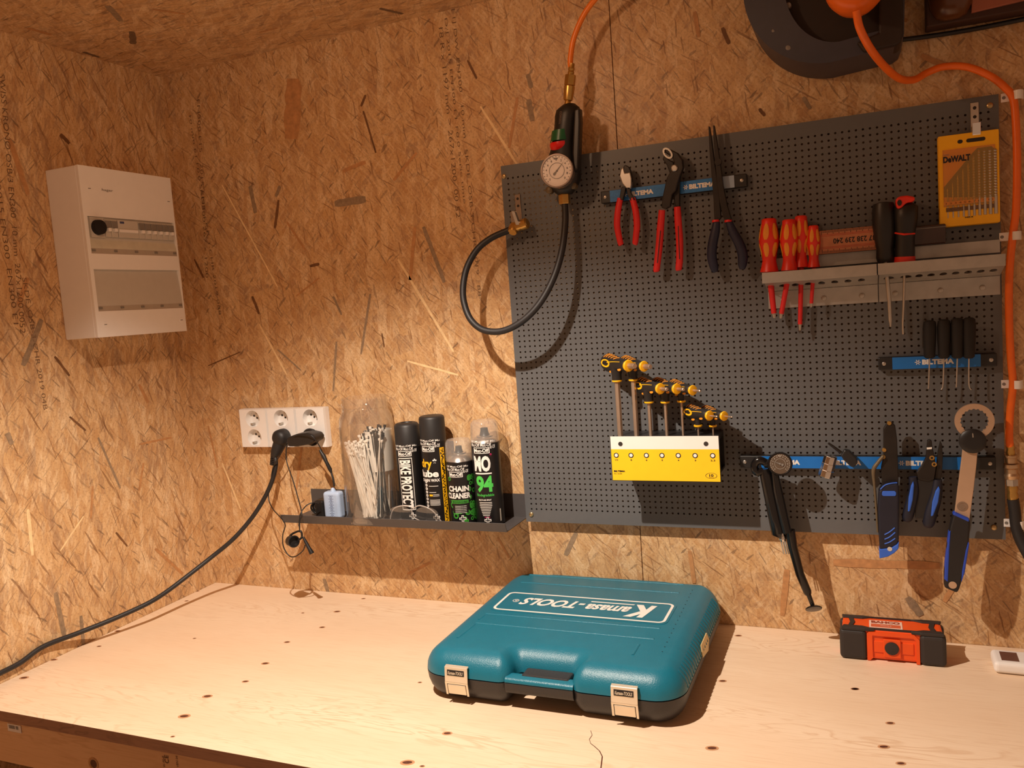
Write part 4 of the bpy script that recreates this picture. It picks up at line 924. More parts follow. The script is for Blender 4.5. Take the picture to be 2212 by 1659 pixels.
# ================================================================ SCREWDRIVER RACK
def rack(label, x0, x1, holes):
    t = thing('screwdriver_rack', label, 'tool rack', ((x0+x1)/2, BY, .59)); zt, yf = .606, -.0745
    bm = bmesh.new(); box(bm, (x0, BY-.0020, .562), (x1, BY-.0005, .590)); finish(bm, 'back_flange', m_galv, t)
    # sloping plate with elongated holes between the front lip and the back flange
    bm = bmesh.new(); ya, yb2 = yf, BY-.0015; zf_, zb_ = .6060, .5905; N = 24
    zp = lambda y: zf_+(zb_-zf_)*(y-ya)/(yb2-ya)
    mids = [x0]+[(holes[k][0]+holes[k+1][0])/2 for k in range(len(holes)-1)]+[x1]
    for k, (hx, hw) in enumerate(holes):
        cy_ = (ya+yb2)/2; ry = .0090
        def rim(a): return (hx+hw*cos(a), cy_+ry*sin(a))
        def edge(a):
            c_, s_ = cos(a), sin(a); ex_ = (mids[k+1]-hx) if c_ > 0 else (hx-mids[k]); ey_ = (yb2-cy_)
            t_ = min(ex_/abs(c_) if abs(c_) > 1e-6 else 9, ey_/abs(s_) if abs(s_) > 1e-6 else 9); return (hx+c_*t_, cy_+s_*t_)
        angs = sorted([2*pi*q/N+.01 for q in range(N)]+[math.atan2(sy_*(yb2-cy_), (mids[k+1]-hx) if sx_ > 0 else -(hx-mids[k])) % (2*pi) for sx_ in (-1, 1) for sy_ in (-1, 1)])
        for q in range(len(angs)):
            a, b3 = angs[q], angs[(q+1) % len(angs)]; r0, r1, e0, e1 = rim(a), rim(b3), edge(a), edge(b3)
            quad(bm, (*r0, zp(r0[1])), (*r1, zp(r1[1])), (*e1, zp(e1[1])), (*e0, zp(e0[1])))
            quad(bm, (*r0, zp(r0[1])), (*r1, zp(r1[1])), (*r1, zp(r1[1])+.0012), (*r0, zp(r0[1])+.0012))
    finish(bm, 'hole_plate', m_galv, t)
    bm = bmesh.new(); box(bm, (x0-.003, yf-.0013, zt-.0015), (x1, yf, zt+.0155)); finish(bm, 'front_lip', m_galv, t)
    bm = bmesh.new(); box(bm, (x0, BY-.0060, .625), (x1, BY-.0045, .644)); box(bm, (x0, BY-.0045, .642), (x1, BY-.0005, .6435)); finish(bm, 'rear_rail', m_galv, t)
    for f in (.14, .52, .86):
        bm = bmesh.new(); xx = x0+(x1-x0)*f; lathe(bm, (xx, BY-.0020, .574), (0, -1, 0), [(0, .0042), (.0015, .0038), (.0022, .002)], 16); sc_ = finish(bm, 'screw', m_steel, t, smooth=40)
    return t
hl = [(.4725+.0195*k, .0062 if k < 4 else .0052) for k in range(9)]
rack('galvanised screwdriver rack, left length with red and yellow drivers', .4655, .6325, [(x, w_) for x, w_ in hl if x < .626])
hr_ = [(.6480, .0075), (.6720, .0080)]+[(.690+.0165*k, .0052) for k in range(7)]
rack('galvanised screwdriver rack, right length with two black handled drivers', .6340, .8010, [(x, w_) for x, w_ in hr_ if x < .797])
# VDE screwdrivers, hanging through the holes
def vde(label, px, ytop, ybot, yshaft, xsh, rmax, first=None, depth=-.049):
    t = thing('insulated_screwdriver', label, 'screwdriver', at(px, ybot, depth))
    a = at(px, ytop, depth); b2 = at(px+1, ybot, depth); d = b2-a; L = d.length; d.normalize()
    prof = [(0, .55), (.02, .72), (.10, .74), (.28, .92), (.42, 1.0), (.52, .92), (.66, .74), (.80, .68), (.92, .80), (1.0, .92), (1.01, .6)]
    bm = bmesh.new(); lathe(bm, a, d, [(h*L, k*rmax) for h, k in prof], 24); h = finish(bm, 'handle', m_redor, t, smooth=60)
    u, v = frame_for(d); mark = 0
    for (h0, h1) in ((.10, .40), (.46, .72)):
        for k in range(6):
            an = k*pi/3+.25; e = u*cos(an)+v*sin(an); s = d.cross(e)
            bm = bmesh.new(); pts = []
            def rad(hh):
                for (p, q1), (r2, q2) in zip(prof[:-1], prof[1:]):
                    if p <= hh <= r2: return (q1+(q2-q1)*(hh-p)/(r2-p))*rmax
                return rmax*.8
            hs = [h0+(h1-h0)*i/6 for i in range(7)]
            Lf = [a+d*hh*L+(e*cos(.33*math.sqrt(max(.08, sin(pi*(i+.4)/6.8))))+s*sin(.33*math.sqrt(max(.08, sin(pi*(i+.4)/6.8)))))*(rad(hh)+.0004) for i, hh in enumerate(hs)]
            Rt = [a+d*hh*L+(e*cos(.33*math.sqrt(max(.08, sin(pi*(i+.4)/6.8))))-s*sin(.33*math.sqrt(max(.08, sin(pi*(i+.4)/6.8)))))*(rad(hh)+.0004) for i, hh in enumerate(hs)]
            Cn = [a+d*hh*L+e*(rad(hh)+.0007) for hh in hs]
            for i in range(6): quad(bm, Lf[i], Lf[i+1], Cn[i+1], Cn[i]); quad(bm, Cn[i], Cn[i+1], Rt[i+1], Rt[i])
            if e.y < .3: finish(bm, 'yellow_inlay', m_yelgrip, h, smooth=60)
            else: bm.free()
    c0 = b2; c1 = at(xsh, yshaft, depth); tip = c0.lerp(c1, .90)
    bm = bmesh.new(); tube(bm, [(*c0, rmax*.32), (*tip, rmax*.27)], seg=14); finish(bm, 'insulated_shaft', m_red, t, smooth=40)
    bm = bmesh.new(); tube(bm, [(*tip, rmax*.20), (*c0.lerp(c1, .96), rmax*.16), (*c1, rmax*.10)], seg=10, flat=.5, flat_dir=(0, 1, 0)); finish(bm, 'tip', m_steel, t, smooth=40)
    return t
vde('red and yellow insulated screwdriver with the widest handle, leftmost in the rack', 1661, 472, 587, 687, 1673, .0160)
vde('red and yellow insulated screwdriver with short thin shaft, second from the left in the rack', 1704, 474, 584, 688, 1686, .0140, depth=-.055)
vde('red and yellow insulated screwdriver behind its neighbours, longest red shaft', 1730, 466, 577, 714, 1728, .0128, depth=-.044)
vde('smallest red and yellow insulated screwdriver, rightmost of the four', 1757, 487, 577, 664, 1752, .0105, depth=-.049)
t = thing('screwdriver', 'black handled screwdriver with bare steel blade, left of the red capped one', 'screwdriver', at(1915, 560, -.05))
bm = bmesh.new(); a = at(1908, 437, -.05); b2 = at(1913, 566, -.05); d = (b2-a); L = d.length; d.normalize()
lathe(bm, a, d, [(0, .007), (.02*L, .0145), (.12*L, .0165), (.35*L, .0170), (.6*L, .0150), (.78*L, .0125), (.92*L, .0135), (L, .0115)], 22); finish(bm, 'handle', m_black, t, smooth=60)
bm = bmesh.new(); tube(bm, [(*b2, .0033), (*at(1921, 650, -.05), .0030), (*at(1923, 690, -.05), .0030), (*at(1924, 706, -.05), .0012)], seg=12); finish(bm, 'blade', m_steel, t, smooth=40)
t = thing('screwdriver', 'black screwdriver with red end cap standing in the right rack', 'screwdriver', at(1955, 560, -.052))
bm = bmesh.new(); a = at(1956, 440, -.052); b2 = at(1954, 566, -.052); d = (b2-a); L = d.length; d.normalize()
lathe(bm, a, d, [(0, .012), (.06*L, .0175), (.25*L, .0175), (.42*L, .0155), (.52*L, .0140), (.62*L, .0135), (.84*L, .0145), (.92*L, .0145)], 22); finish(bm, 'handle', m_black, t, smooth=60)
bm = bmesh.new(); prism(bm, [at(x, y, -.071) for x, y in ((1935, 430), (1942, 424), (1960, 422), (1976, 425), (1977, 432), (1970, 436), (1958, 438), (1948, 448), (1940, 452), (1936, 446))], (0, .034, 0)); e = finish(bm, 'end_cap', m_redor, t, bevel=.003)
bm = bmesh.new(); disc(bm, at(1943, 438, -.0722), (0, -1, 0), .0032, 14, 0, 1.4); finish(bm, 'hole', m_hole, e)
bm = bmesh.new(); lathe(bm, b2-d*.09*L, d, [(0, .0150), (.012, .0150), (.0125, .012)], 22); finish(bm, 'front_cap', m_redor, t, smooth=40)
bm = bmesh.new(); tube(bm, [(*(a+d*L*.50+V3(-.014, -.006, .001)), .0014), (*(a+d*L*.53+V3(-.002, -.0160, 0)), .0016), (*(a+d*L*.53+V3(.013, -.008, 0)), .0012)], seg=8); finish(bm, 'red_stripe', m_redor, t, smooth=40)
bm = bmesh.new(); tube(bm, [(*b2, .0035), (*at(1952, 650, -.052), .0033), (*at(1950, 700, -.052), .0030), (*at(1951, 722, -.052), .0034)], seg=12, flat=.6, flat_dir=(1, 0, 0)); finish(bm, 'blade', m_steel, t, smooth=40)
# folding rule and the dark case lying on the rear rail
fr = thing('folding_rule', 'folded wooden folding rule with red and black markings behind the screwdrivers', 'folding rule', (.590, -.034, .655))
m_rule = M('faded_rule_wood', (186, 120, 84), .5, var=.1); m_rulered = M('rule_red_print', (176, 60, 40), .5)
for k in range(4):
    bm = bmesh.new(); box(bm, (.528, -.0485+k*.0042, .6442+0*k), (.641, -.0450+k*.0042, .6805)); sl = finish(bm, 'slat', m_rule, fr, bevel=.0006, seg=1)
    if k == 0:
        bm = bmesh.new()
        for i in range(52):
            x = .553+i*.0017; hgt_ = .0032 if i % 5 else .0055
            for zz, sg in ((.6798, -1), (.6452, 1)): box(bm, (x, -.0488, zz), (x+.0006, -.0484, zz+sg*hgt_))
        finish(bm, 'tick_marks', m_inkb, sl)['kind'] = 'stuff'
        bm = bmesh.new(); 
        for zz in (.6735, .6715, .6540, .6520): box(bm, (.530, -.0488, zz), (.640, -.0484, zz+.0006))
        finish(bm, 'red_lines', m_rulered, sl)
        text('237 238 239 240', (.636, -.0489, .6670), (-.066, 0, 0), (0, 0, -.0085), m_inkb, sl, 'lettering', .02)
kc = thing('dark_plastic_case', 'small dark translucent plastic case on the rail below the yellow drill case', 'case', (.71, -.035, .66))
bm = bmesh.new(); p = at(1975, 480, -.045); q_ = at(2020, 525, -.045); box(bm, (.662, -.048, .6445), (.728, -.030, .6740)); finish(bm, 'box', M('smoked_brown_plastic', (62, 44, 38), .2, var=.1), kc, bevel=.002)
bm = bmesh.new(); box(bm, (.6615, -.0488, .6690), (.7285, -.0478, .6700)); finish(bm, 'lid_seam', m_midgrey, kc)
# yellow drill case
dc = thing('drill_bit_case', 'yellow drill bit case with clear window hanging at the top right of the board', 'drill bit case', (.76, -.03, .735))
dx0, dx1, dz0, dz1, dy = .7205, .8010, .6685, .8045, -.0385
bm = bmesh.new(); box(bm, (dx0, dy+.002, dz0), (dx1, -.0235, dz1)); finish(bm, 'shell', m_yel, dc, bevel=.003)
bm = bmesh.new(); box(bm, (dx0+.001, dy, dz0+.001), (dx1-.001, dy+.003, dz0+.030)); box(bm, (dx0+.001, dy, dz1-.022), (dx1-.001, dy+.003, dz1-.001)); box(bm, (dx0+.001, dy, dz0+.030), (dx0+.006, dy+.003, dz1-.022)); box(bm, (dx1-.006, dy, dz0+.030), (dx1-.001, dy+.003, dz1-.022)); bmesh.ops.remove_doubles(bm, verts=bm.verts[:], dist=1e-6)
lid = finish(bm, 'lid_frame', m_yel, dc)
bm = bmesh.new(); bx = lambda x, z: (x, dy+.0014, z)
prism(bm, [bx(dx0+.007, dz0+.045), bx(dx0+.007, dz0+.060), bx(dx0+.046, dz1-.030), bx(dx0+.052, dz1-.024), bx(dx1-.010, dz1-.024), bx(dx1-.007, dz1-.028), bx(dx1-.007, dz0+.038)], (0, .0008, 0)); finish(bm, 'bit_tray', M('brown_smoked_tray', (96, 66, 40), .4, var=.15, scale=300), dc)
for k in range(10):
    x = dx0+.0115+k*.0070; top = min(dz1-.027, dz0+.056+k*.0088); r0 = .0010+.00019*k
    bm = bmesh.new(); z = dz0+.0135
    lathe(bm, (x, dy+.0005, z), (0, 0, 1), [(0, r0), (.026, r0), (.0265, r0*.8)], 10)
    n = int((top-z-.026)/.0020)
    lathe(bm, (x, dy+.0005, z+.026), (0, 0, 1), [(i*.002, r0*(1.08 if i % 2 else .72)) for i in range(n)]+[(n*.002+.002, .0002)], 8)
    finish(bm, 'drill_bit', m_steel, dc, smooth=20)
bm = bmesh.new(); quad(bm, bx(dx0+.006, dz0+.030), bx(dx1-.006, dz0+.030), bx(dx1-.006, dz1-.022), bx(dx0+.006, dz1-.022)); bmesh.ops.translate(bm, verts=bm.verts[:], vec=(0, -.0028, 0)); finish(bm, 'window', clear('amber_window', (244, 206, 110), .12, .25), dc)
bm = bmesh.new(); box(bm, (dx0+.006, dy-.0012, dz0+.0325), (dx1-.006, dy-.0004, dz0+.0375)); finish(bm, 'size_strip', m_yel, dc)
bm = bmesh.new(); box(bm, (dx0+.009, dy-.0009, dz0+.0225), (dx1-.007, dy-.0001, dz0+.0285)); finish(bm, 'shank_slots', M('slot_brown', (110, 80, 50), .5, var=.3, scale=500), dc)
text('1 2 3 4 5 6 7 8 9 10', (dx0+.009, dy-.0014, dz0+.0338), (.062, 0, 0), (0, 0, .0022), m_inkb, dc)
text('DeWALT', (dx0+.0065, dy-.0016, dz1-.041), (.036, 0, 0), (0, 0, .0095), m_inkb, dc, bold=.05); text('xtreme', (dx0+.0065, dy-.0016, dz1-.0305), (.008, 0, 0), (0, 0, .0025), m_midgrey, dc)
text('HSS-R', (dx0+.034, dy-.0006, dz0+.011), (.011, 0, 0), (0, 0, .0022), m_inkb, dc, bold=.03)
bm = bmesh.new(); zc_ = dz1-.012
for (cx_, w_) in ((dx0+.0295, .0035), (dx0+.0500, .0125)):
    disc_pts = [(cx_+(w_-.0028 if cos(a) > 0 else -(w_-.0028))+.0028*cos(a), dy-.0003, zc_+.0028*sin(a)) for a in [2*pi*k/24+.01 for k in range(24)]]
    bm.faces.new([bm.verts.new(p) for p in disc_pts])
finish(bm, 'hanging_slot', m_hole, dc)
# four thin picks with black handles on the short strip
pk = None
labs = ['black handled pick with hooked steel tip, leftmost of the four', 'black handled pick with angled tip, second from the left of four', 'black handled straight pick, third from the left of four', 'black handled pick with hooked tip, rightmost of the four']
for i, (px, ty, tip) in enumerate(((2009, 692, (2005, 840)), (2040, 690, (2033, 842)), (2069, 687, (2066, 836)), (2094, 686, (2098, 842)))):
    yy = -.046; t = thing('pick_tool', labs[i], 'pick', at(px, 775, yy), 'picks on the short magnetic strip')
    a = at(px-1, ty, yy); b2 = at(px-1, 774, yy); d = (b2-a); L = d.length; d.normalize()
    bm = bmesh.new(); lathe(bm, a, d, [(0, .005), (.04*L, .0085), (.2*L, .0095), (.5*L, .0092), (.8*L, .0082), (.96*L, .0078), (L, .005)], 16); finish(bm, 'handle', M('matte_black_handle', (22, 18, 16), .7), t, smooth=60)
    bm = bmesh.new(); e = at(px-3 if i != 3 else px-1, 830, yy); tube(bm, spline([tuple(b2), tuple(e), tuple(at(tip[0], tip[1], yy))], 4), .0011, seg=8); finish(bm, 'shaft', m_steel, t, smooth=60)
# ================================================================ HEX KEY SET
PY = -.100                              # front plane of the holder plate
hx0 = at(1321, 990, PY).x; hx1 = at(1554, 990, PY).x; hz0 = at(1321, 1037, PY).z; hz1 = at(1321, 943, PY).z
hh = thing('hex_key_holder', 'yellow and white fronted holder for the hex keys on the tool board', 'key holder', ((hx0+hx1)/2, BY, hz0))
bm = bmesh.new(); box(bm, (hx0-.001, PY+.0012, hz0-.001), (hx1+.001, PY+.0035, hz1-.001)); box(bm, (hx0+.004, PY+.0035, hz1-.012), (hx1-.004, BY-.0005, hz1-.003)); box(bm, (hx0+.004, PY+.0035, hz0+.008), (hx1-.004, BY-.0005, hz0+.012)); box(bm, (hx0+.004, BY-.003, hz0+.012), (hx1-.004, BY-.0005, hz1-.012))
finish(bm, 'bracket', m_black, hh)
zs = hz0+(hz1-hz0)*.71
bm = bmesh.new(); box(bm, (hx0, PY, hz0), (hx1, PY+.0012, zs)); pl = finish(bm, 'yellow_plate', M('yellow_card', (248, 202, 34), .4, var=.02), hh)
bm = bmesh.new(); box(bm, (hx0, PY, zs), (hx1, PY+.0012, hz1)); pw_ = finish(bm, 'white_plate', m_paper, hh)
W_ = hx1-hx0
for f in (.095, .888):
    bm = bmesh.new(); disc(bm, (hx0+W_*f, PY-.0003, hz1-.0130), (0, -1, 0), .0039, 24); finish(bm, 'hole', m_hole, pw_)
sizes = ['10', '8', '6', '5', '4', '3', '2.5']; fr_ = [.048, .190, .336, .482, .632, .785, .942]
for s_, f in zip(sizes, fr_):
    bm = bmesh.new(); c = V3(hx0+W_*f, PY-.0003, zs-.0105); ringm(bm, c, (0, -1, 0), .0030, .0044, .0002, 24, 0)
    disc(bm, c+V3(0, -.0001, 0), (0, -1, 0), .0033, 6, 1); text_into(bm, s_, quadfn(c+V3(-.0013*len(s_), 0, -.0095), (.0026*len(s_), 0, 0), (0, 0, .0026)), .01, mi=0)
    finish(bm, 'size_mark', [m_inkb, m_paper], pl)
text('BILTEMA', (hx0+.003, PY-.0003, hz0+.0145), (.020, 0, 0), (0, 0, .0030), m_inkb, pl, bold=.05); text('Art. 16-504', (hx0+.003, PY-.0003, hz0+.0105), (.014, 0, 0), (0, 0, .0022), m_inkb, pl)
bm = bmesh.new(); c = V3(hx1-.0145, PY-.0003, hz0+.0100); text_into(bm, '10', quadfn(c+V3(-.0035, 0, -.0018), (.007, 0, 0), (0, 0, .0045)), .03)
N = 28
for k in range(N):
    a, b2 = 2*pi*k/N, 2*pi*(k+1)/N; e = lambda t, g: c+V3(g*.0095*cos(t), 0, g*.0048*sin(t)); quad(bm, e(a, 1), e(b2, 1), e(b2, .93), e(a, .93))
text_into(bm, 'years', quadfn(c+V3(-.004, 0, -.0040), (.008, 0, 0), (0, 0, .0015)), 0); flatfinish(bm, 'guarantee_mark', m_inkb, pl)
KY = -.074; dirx = V3(cos(radians(40)), -sin(radians(40)), 0)
m_keyblk = M('key_handle_black', (34, 31, 30), .45, var=.05); m_keyst = M('satin_key_steel', (196, 172, 150), .35, .75, var=.05)
keys = [(1333, 825, 10, 'largest hex key with yellow and black T handle, leftmost in the holder', 1.0), (1368, 823, 8, 'second largest T handle hex key, behind the leftmost one', .90), (1402, 871, 6, 'T handle hex key at the left of the middle height trio', .92),
        (1437, 871, 5, 'T handle hex key in the middle of the middle height trio', .90), (1472, 869, 4, 'T handle hex key at the right of the middle height trio', .84), (1508, 922, 3, 'short T handle hex key, left one of the low pair at the right end', .82), (1540, 922, 2.5, 'smallest T handle hex key, rightmost in the holder', .78)]
for (px, py, mm, lab, sc_) in keys:
    c0 = at(px, py, KY); t = thing('hex_key', lab, 'hex key', (c0.x, KY, hz1))
    rs_ = {10: .0050, 8: .0044, 6: .0033, 5: .0029, 4: .0021, 3: .0016, 2.5: .0014}[mm]
    bm = bmesh.new(); xb = c0.x; lathe(bm, (xb+.0, KY, hz0+.004), (0, 0, 1), [(0, rs_), (c0.z-hz0-.004, rs_)], 6, u0=(1, 0, 0)); finish(bm, 'shaft', m_keyst, t)
    bm = bmesh.new(); lathe(bm, c0, (0, 0, 1), [(0, .0075*sc_), (.0012, .0088*sc_), (.0034, .0086*sc_)], 20); finish(bm, 'base_ring', m_yelgrip if False else m_yel, t, smooth=40)
    neck = (.018 if mm > 4 else .015)
    zc_ = c0.z+neck*sc_+.012*sc_
    nr = (.0085 if mm > 4 else .0058)*sc_
    bm = bmesh.new(); lathe(bm, c0, (0, 0, 1), [(.0034, nr), (neck*sc_*.7, nr), (neck*sc_, nr*1.15), (neck*sc_+.012*sc_, nr*1.2)], 20, capb=False, capt=False)
    ctr = V3(c0.x, KY, zc_); u = dirx; up = V3(0, 0, 1); sd = u.cross(up)
    secs = [(-.037, .004, .007), (-.034, .0095, .012), (-.026, .0108, .0155), (-.014, .0108, .0165), (-.002, .0102, .0150), (.012, .0090, .0115), (.024, .0085, .0098), (.034, .0082, .0092), (.036, .007, .008)]
    rings = []
    for s, rw, rh in secs:
        cc0 = ctr+u*s*sc_+up*(.0015-.06*s)*sc_
        rings.append([bm.verts.new(cc0+sd*(rw*sc_*abs(cos(2*pi*k/20))**.8*(1 if cos(2*pi*k/20) > 0 else -1))+up*rh*sc_*sin(2*pi*k/20)) for k in range(20)])
    for i in range(len(rings)-1):
        for j in range(20): bm.faces.new((rings[i][j], rings[i][(j+1) % 20], rings[i+1][(j+1) % 20], rings[i+1][j]))
    bm.faces.new(rings[0]); bm.faces.new(rings[-1])
    h = finish(bm, 'handle', m_keyblk, t, smooth=60)
    def hp(s, a, lift=.0004):         # point on the handle skin: s along, a angle (0 = toward viewer side)
        for (s0, w0, h0), (s1, w1, h1) in zip(secs[:-1], secs[1:]):
            if s0 <= s <= s1: f = (s-s0)/(s1-s0); rw, rh = w0+(w1-w0)*f, h0+(h1-h0)*f; break
        else: rw, rh = secs[-2][1:]
        ca, sa = cos(a), sin(a); k = abs(ca)**.8*(1 if ca > 0 else -1)
        return ctr+u*s*sc_+up*(.0015-.06*s)*sc_-sd*0+(sd*(-1 if sd.y > 0 else 1))*(rw*sc_*k+lift)+up*(rh*sc_*sa+lift*sa)
    bm = bmesh.new(); K = 10                       # yellow lens shaped badge with swoosh, and the ribs above
    for i in range(K):
        def ov(s): f = (s+.032)/.028; return .44*math.sqrt(max(.0, 1-(2*f-1)**2)) if 0 <= f <= 1 else 0
        sa_, sb_ = -.032+.028*i/K, -.032+.028*(i+1)/K
        quad(bm, hp(sa_, .05-ov(sa_)), hp(sb_, .05-ov(sb_)), hp(sb_, .05+ov(sb_)), hp(sa_, .05+ov(sa_)))
    for i in range(8):
        sa_, sb_ = -.012+.034*i/8, -.012+.034*(i+1)/8; z_ = lambda s: .14+(s+.012)*14
        quad(bm, hp(sa_, z_(sa_)-.03), hp(sb_, z_(sb_)-.03), hp(sb_, z_(sb_)+.05), hp(sa_, z_(sa_)+.05))
    quad(bm, hp(-.0362, -.5), hp(-.034, -.5), hp(-.034, .5), hp(-.0362, .5))
    finish(bm, 'yellow_inlay', m_yel, h, smooth=60)
    bm = bmesh.new(); text_into(bm, 'BILTEMA', lambda s, tt: hp(-.025+.013*s, -.02+.16*tt, .0009), .03); flatfinish(bm, 'lettering', m_inkb, h)
    for j in range(5):
        bm = bmesh.new(); s0 = -.024+j*.0070
        tube(bm, [tuple(hp(s0+.0022*q, .75+.2*q, .0002)) for q in range(5)], .0007*sc_*1.2, seg=6); finish(bm, 'rib', m_yelgrip, h, smooth=60)
    bm = bmesh.new(); e0 = ctr+u*.033*sc_+up*(-.0005)*sc_; lathe(bm, e0, u, [(0, .0090*sc_), (.004*sc_, .0104*sc_), (.006*sc_, .0095*sc_), (.0065*sc_, .006*sc_)], 22); finish(bm, 'collar', m_yel, t, smooth=40)
    bm = bmesh.new(); lathe(bm, e0+u*.006*sc_, u, [(0, rs_), (.016 if mm > 4 else .017, rs_), (.0165 if mm > 4 else .0175, rs_*.85)], 6); finish(bm, 'short_end', m_keyst, t)
    bm = bmesh.new()
    for (s, a) in ((-.006, -.95), (.019, -.75)):
        cc0 = hp(s, a, .0006); w_ = u*.0052*sc_; vv = V3(0, 0, .0024*sc_)+u*.001
        bm.faces.new([bm.verts.new(cc0+w_*cos(2*pi*k/14)+vv*sin(2*pi*k/14)) for k in range(14)])
    finish(bm, 'thumb_mark', m_yelgrip, h)
# ================================================================ TOOLS on the long strip
LY = -.050
sp = thing('shock_pump', 'slim black shock pump with round gauge, hanging at the left end of the long strip', 'pump', at(1683, 1000, -.055))
bm = bmesh.new(); P_ = lambda x, y, d=-.060: at(x, y, d)
tube(bm, [(*P_(1652, 1012), .009), (*P_(1656, 1030), .0105), (*P_(1675, 1120), .0112), (*P_(1681, 1150), .0115), (*P_(1690, 1152), .0105)], seg=20); finish(bm, 'barrel', M('gloss_black', (20, 18, 18), .18), sp, smooth=50)
bm = bmesh.new(); tube(bm, [(*P_(1672, 1010, -.066), .005), (*P_(1680, 1060, -.066), .0075), (*P_(1694, 1125, -.066), .0080), (*P_(1700, 1150, -.066), .0080)], seg=16); tube(bm, [(*P_(1706, 1145), .0085), (*P_(1712, 1180), .0078), (*P_(1728, 1240), .0070), (*P_(1744, 1278), .0068), (*P_(1746, 1284), .0052)], seg=18); finish(bm, 'handle_tube', MATS['gloss_black'], sp, smooth=50)
bm = bmesh.new(); tube(bm, [(*P_(1745, 1280), .0040), (*P_(1757, 1312), .0036)], seg=12); dk = (P_(1757, 1312)-P_(1745, 1280)).normalized(); lathe(bm, P_(1757, 1311), (dk+V3(0, -.9, -.2)).normalized(), [(0, .010), (.0025, .0135), (.004, .013), (.0045, .008)], 28); finish(bm, 'foot_knob', MATS['gloss_black'], sp, smooth=50)
bm = bmesh.new(); tube(bm, spline([tuple(P_(1648, 1016, -.062)), tuple(P_(1634, 1020, -.066)), tuple(P_(1630, 1004, -.066)), tuple(P_(1640, 994, -.066)), tuple(P_(1655, 1000, -.064)), tuple(P_(1672, 1010, -.064))], 5), .0065, seg=12); finish(bm, 'head_elbow', MATS['gloss_black'], sp, smooth=50)
bm = bmesh.new(); tube(bm, [(*P_(1652, 1003, -.064), .006), (*P_(1668, 1000, -.068), .006)], seg=12); g0 = P_(1685, 1002, -.082); gn2 = V3(.12, -1, .12).normalized()
lathe(bm, g0-gn2*.014, gn2, [(0, .014), (.003, .0185), (.014, .0195), (.0155, .0185), (.0155, .0170), (.0142, .0165)], 36, capt=False); gs = finish(bm, 'gauge_case', MATS['gloss_black'], sp, smooth=40)
gface(g0+gn2*.0004, gn2, .0163, gs, M('dial_dark', (92, 76, 62), .35), m_greyp, 25, .0004, (-.85, .35))
bm = bmesh.new(); a = P_(1688, 1154, -.060); d = (P_(1697, 1190, -.060)-a).normalized(); lathe(bm, a-d*.004, d, [(0, .0056), (.006, .0058), (.007, .0064), (.012, .0064), (.0125, .005), (.016, .0045)], 14)
for q in (-1, 0, 1): tube(bm, [tuple(a+d*.011+V3(.0032*q, -.001*abs(q), 0)), tuple(a+d*.034+V3(.0038*q, 0, 0))], .0011, seg=8)
finish(bm, 'chrome_connector', m_chrome, sp, smooth=40)
hs = thing('hex_socket', 'short chrome hex coupling stuck on the long strip right of the pump gauge', 'coupling', at(1788, 1005, LY))
bm = bmesh.new(); a = at(1795, 984, LY-.006); b2 = at(1782, 1030, LY-.006); d = (b2-a); L = d.length; d.normalize()
lathe(bm, a, d, [(0, .0075), (.001, .0105), (L*.36, .0108), (L*.38, .0112), (L*.66, .0112), (L*.68, .0118), (L*.98, .0118), (L, .0100)], 10); finish(bm, 'body', m_chrome, hs, bevel=.0008)
bt = thing('black_bit_tool', 'small black tool with a thin pin sticking up on the long strip', 'tool', at(1832, 985, LY))
bm = bmesh.new(); tube(bm, [(*at(1789, 957, LY), .0016), (*at(1800, 965, LY), .0022), (*at(1817, 978, LY), .0026)], seg=10); finish(bm, 'pin', m_blackmetal, bt, smooth=40)
bm = bmesh.new(); ppx(bm, [(1824, 972), (1835, 975), (1850, 990), (1853, 1000), (1845, 1010), (1838, 1009), (1822, 994), (1816, 984)], LY-.008, LY+.008); finish(bm, 'body', m_black, bt, bevel=.002)
# folding saw / utility knife with blue trimmed handle
kn = thing('folding_saw', 'black folding saw with blue trimmed handle hanging from the long strip', 'saw', at(1920, 1080, LY))
SYf = -.060
bm = bmesh.new(); ppx(bm, [(1908, 926), (1916, 913), (1927, 912), (1934, 920), (1938, 950), (1940, 1000), (1941, 1046), (1905, 1050), (1903, 1010), (1908, 985)], SYf+.004, SYf+.012); finish(bm, 'blade_guard', m_blackmetal, kn, bevel=.0015)
bm = bmesh.new(); ppx(bm, [(1898, 1062), (1906, 1050), (1920, 1044), (1941, 1043), (1942, 1080), (1942, 1120), (1942, 1165), (1938, 1177), (1925, 1184), (1900, 1188), (1898, 1150), (1896, 1100)], SYf-.006, SYf+.016); hd = finish(bm, 'handle', M('dark_navy_plastic', (22, 24, 40), .5, var=.1), kn, bevel=.003)
bm = bmesh.new(); ppx(bm, [(1899, 1187), (1925, 1184), (1938, 1176), (1942, 1170), (1941, 1186), (1932, 1195), (1918, 1203), (1900, 1207)], SYf-.0065, SYf+.0155); ec = finish(bm, 'end_piece', m_bluegrip, hd, bevel=.0025)
bm = bmesh.new(); disc(bm, at(1922, 1186, SYf-.0070), (0, -1, 0), .0036, 16); finish(bm, 'lanyard_hole', m_greyp, ec)
bm = bmesh.new(); ppx(bm, [(1906, 1062), (1909, 1061), (1933, 1061), (1936, 1064), (1936, 1070), (1933, 1072), (1908, 1072), (1905, 1069)], SYf-.0072, SYf-.004); finish(bm, 'blue_button', m_bluegrip, hd, bevel=.0008)
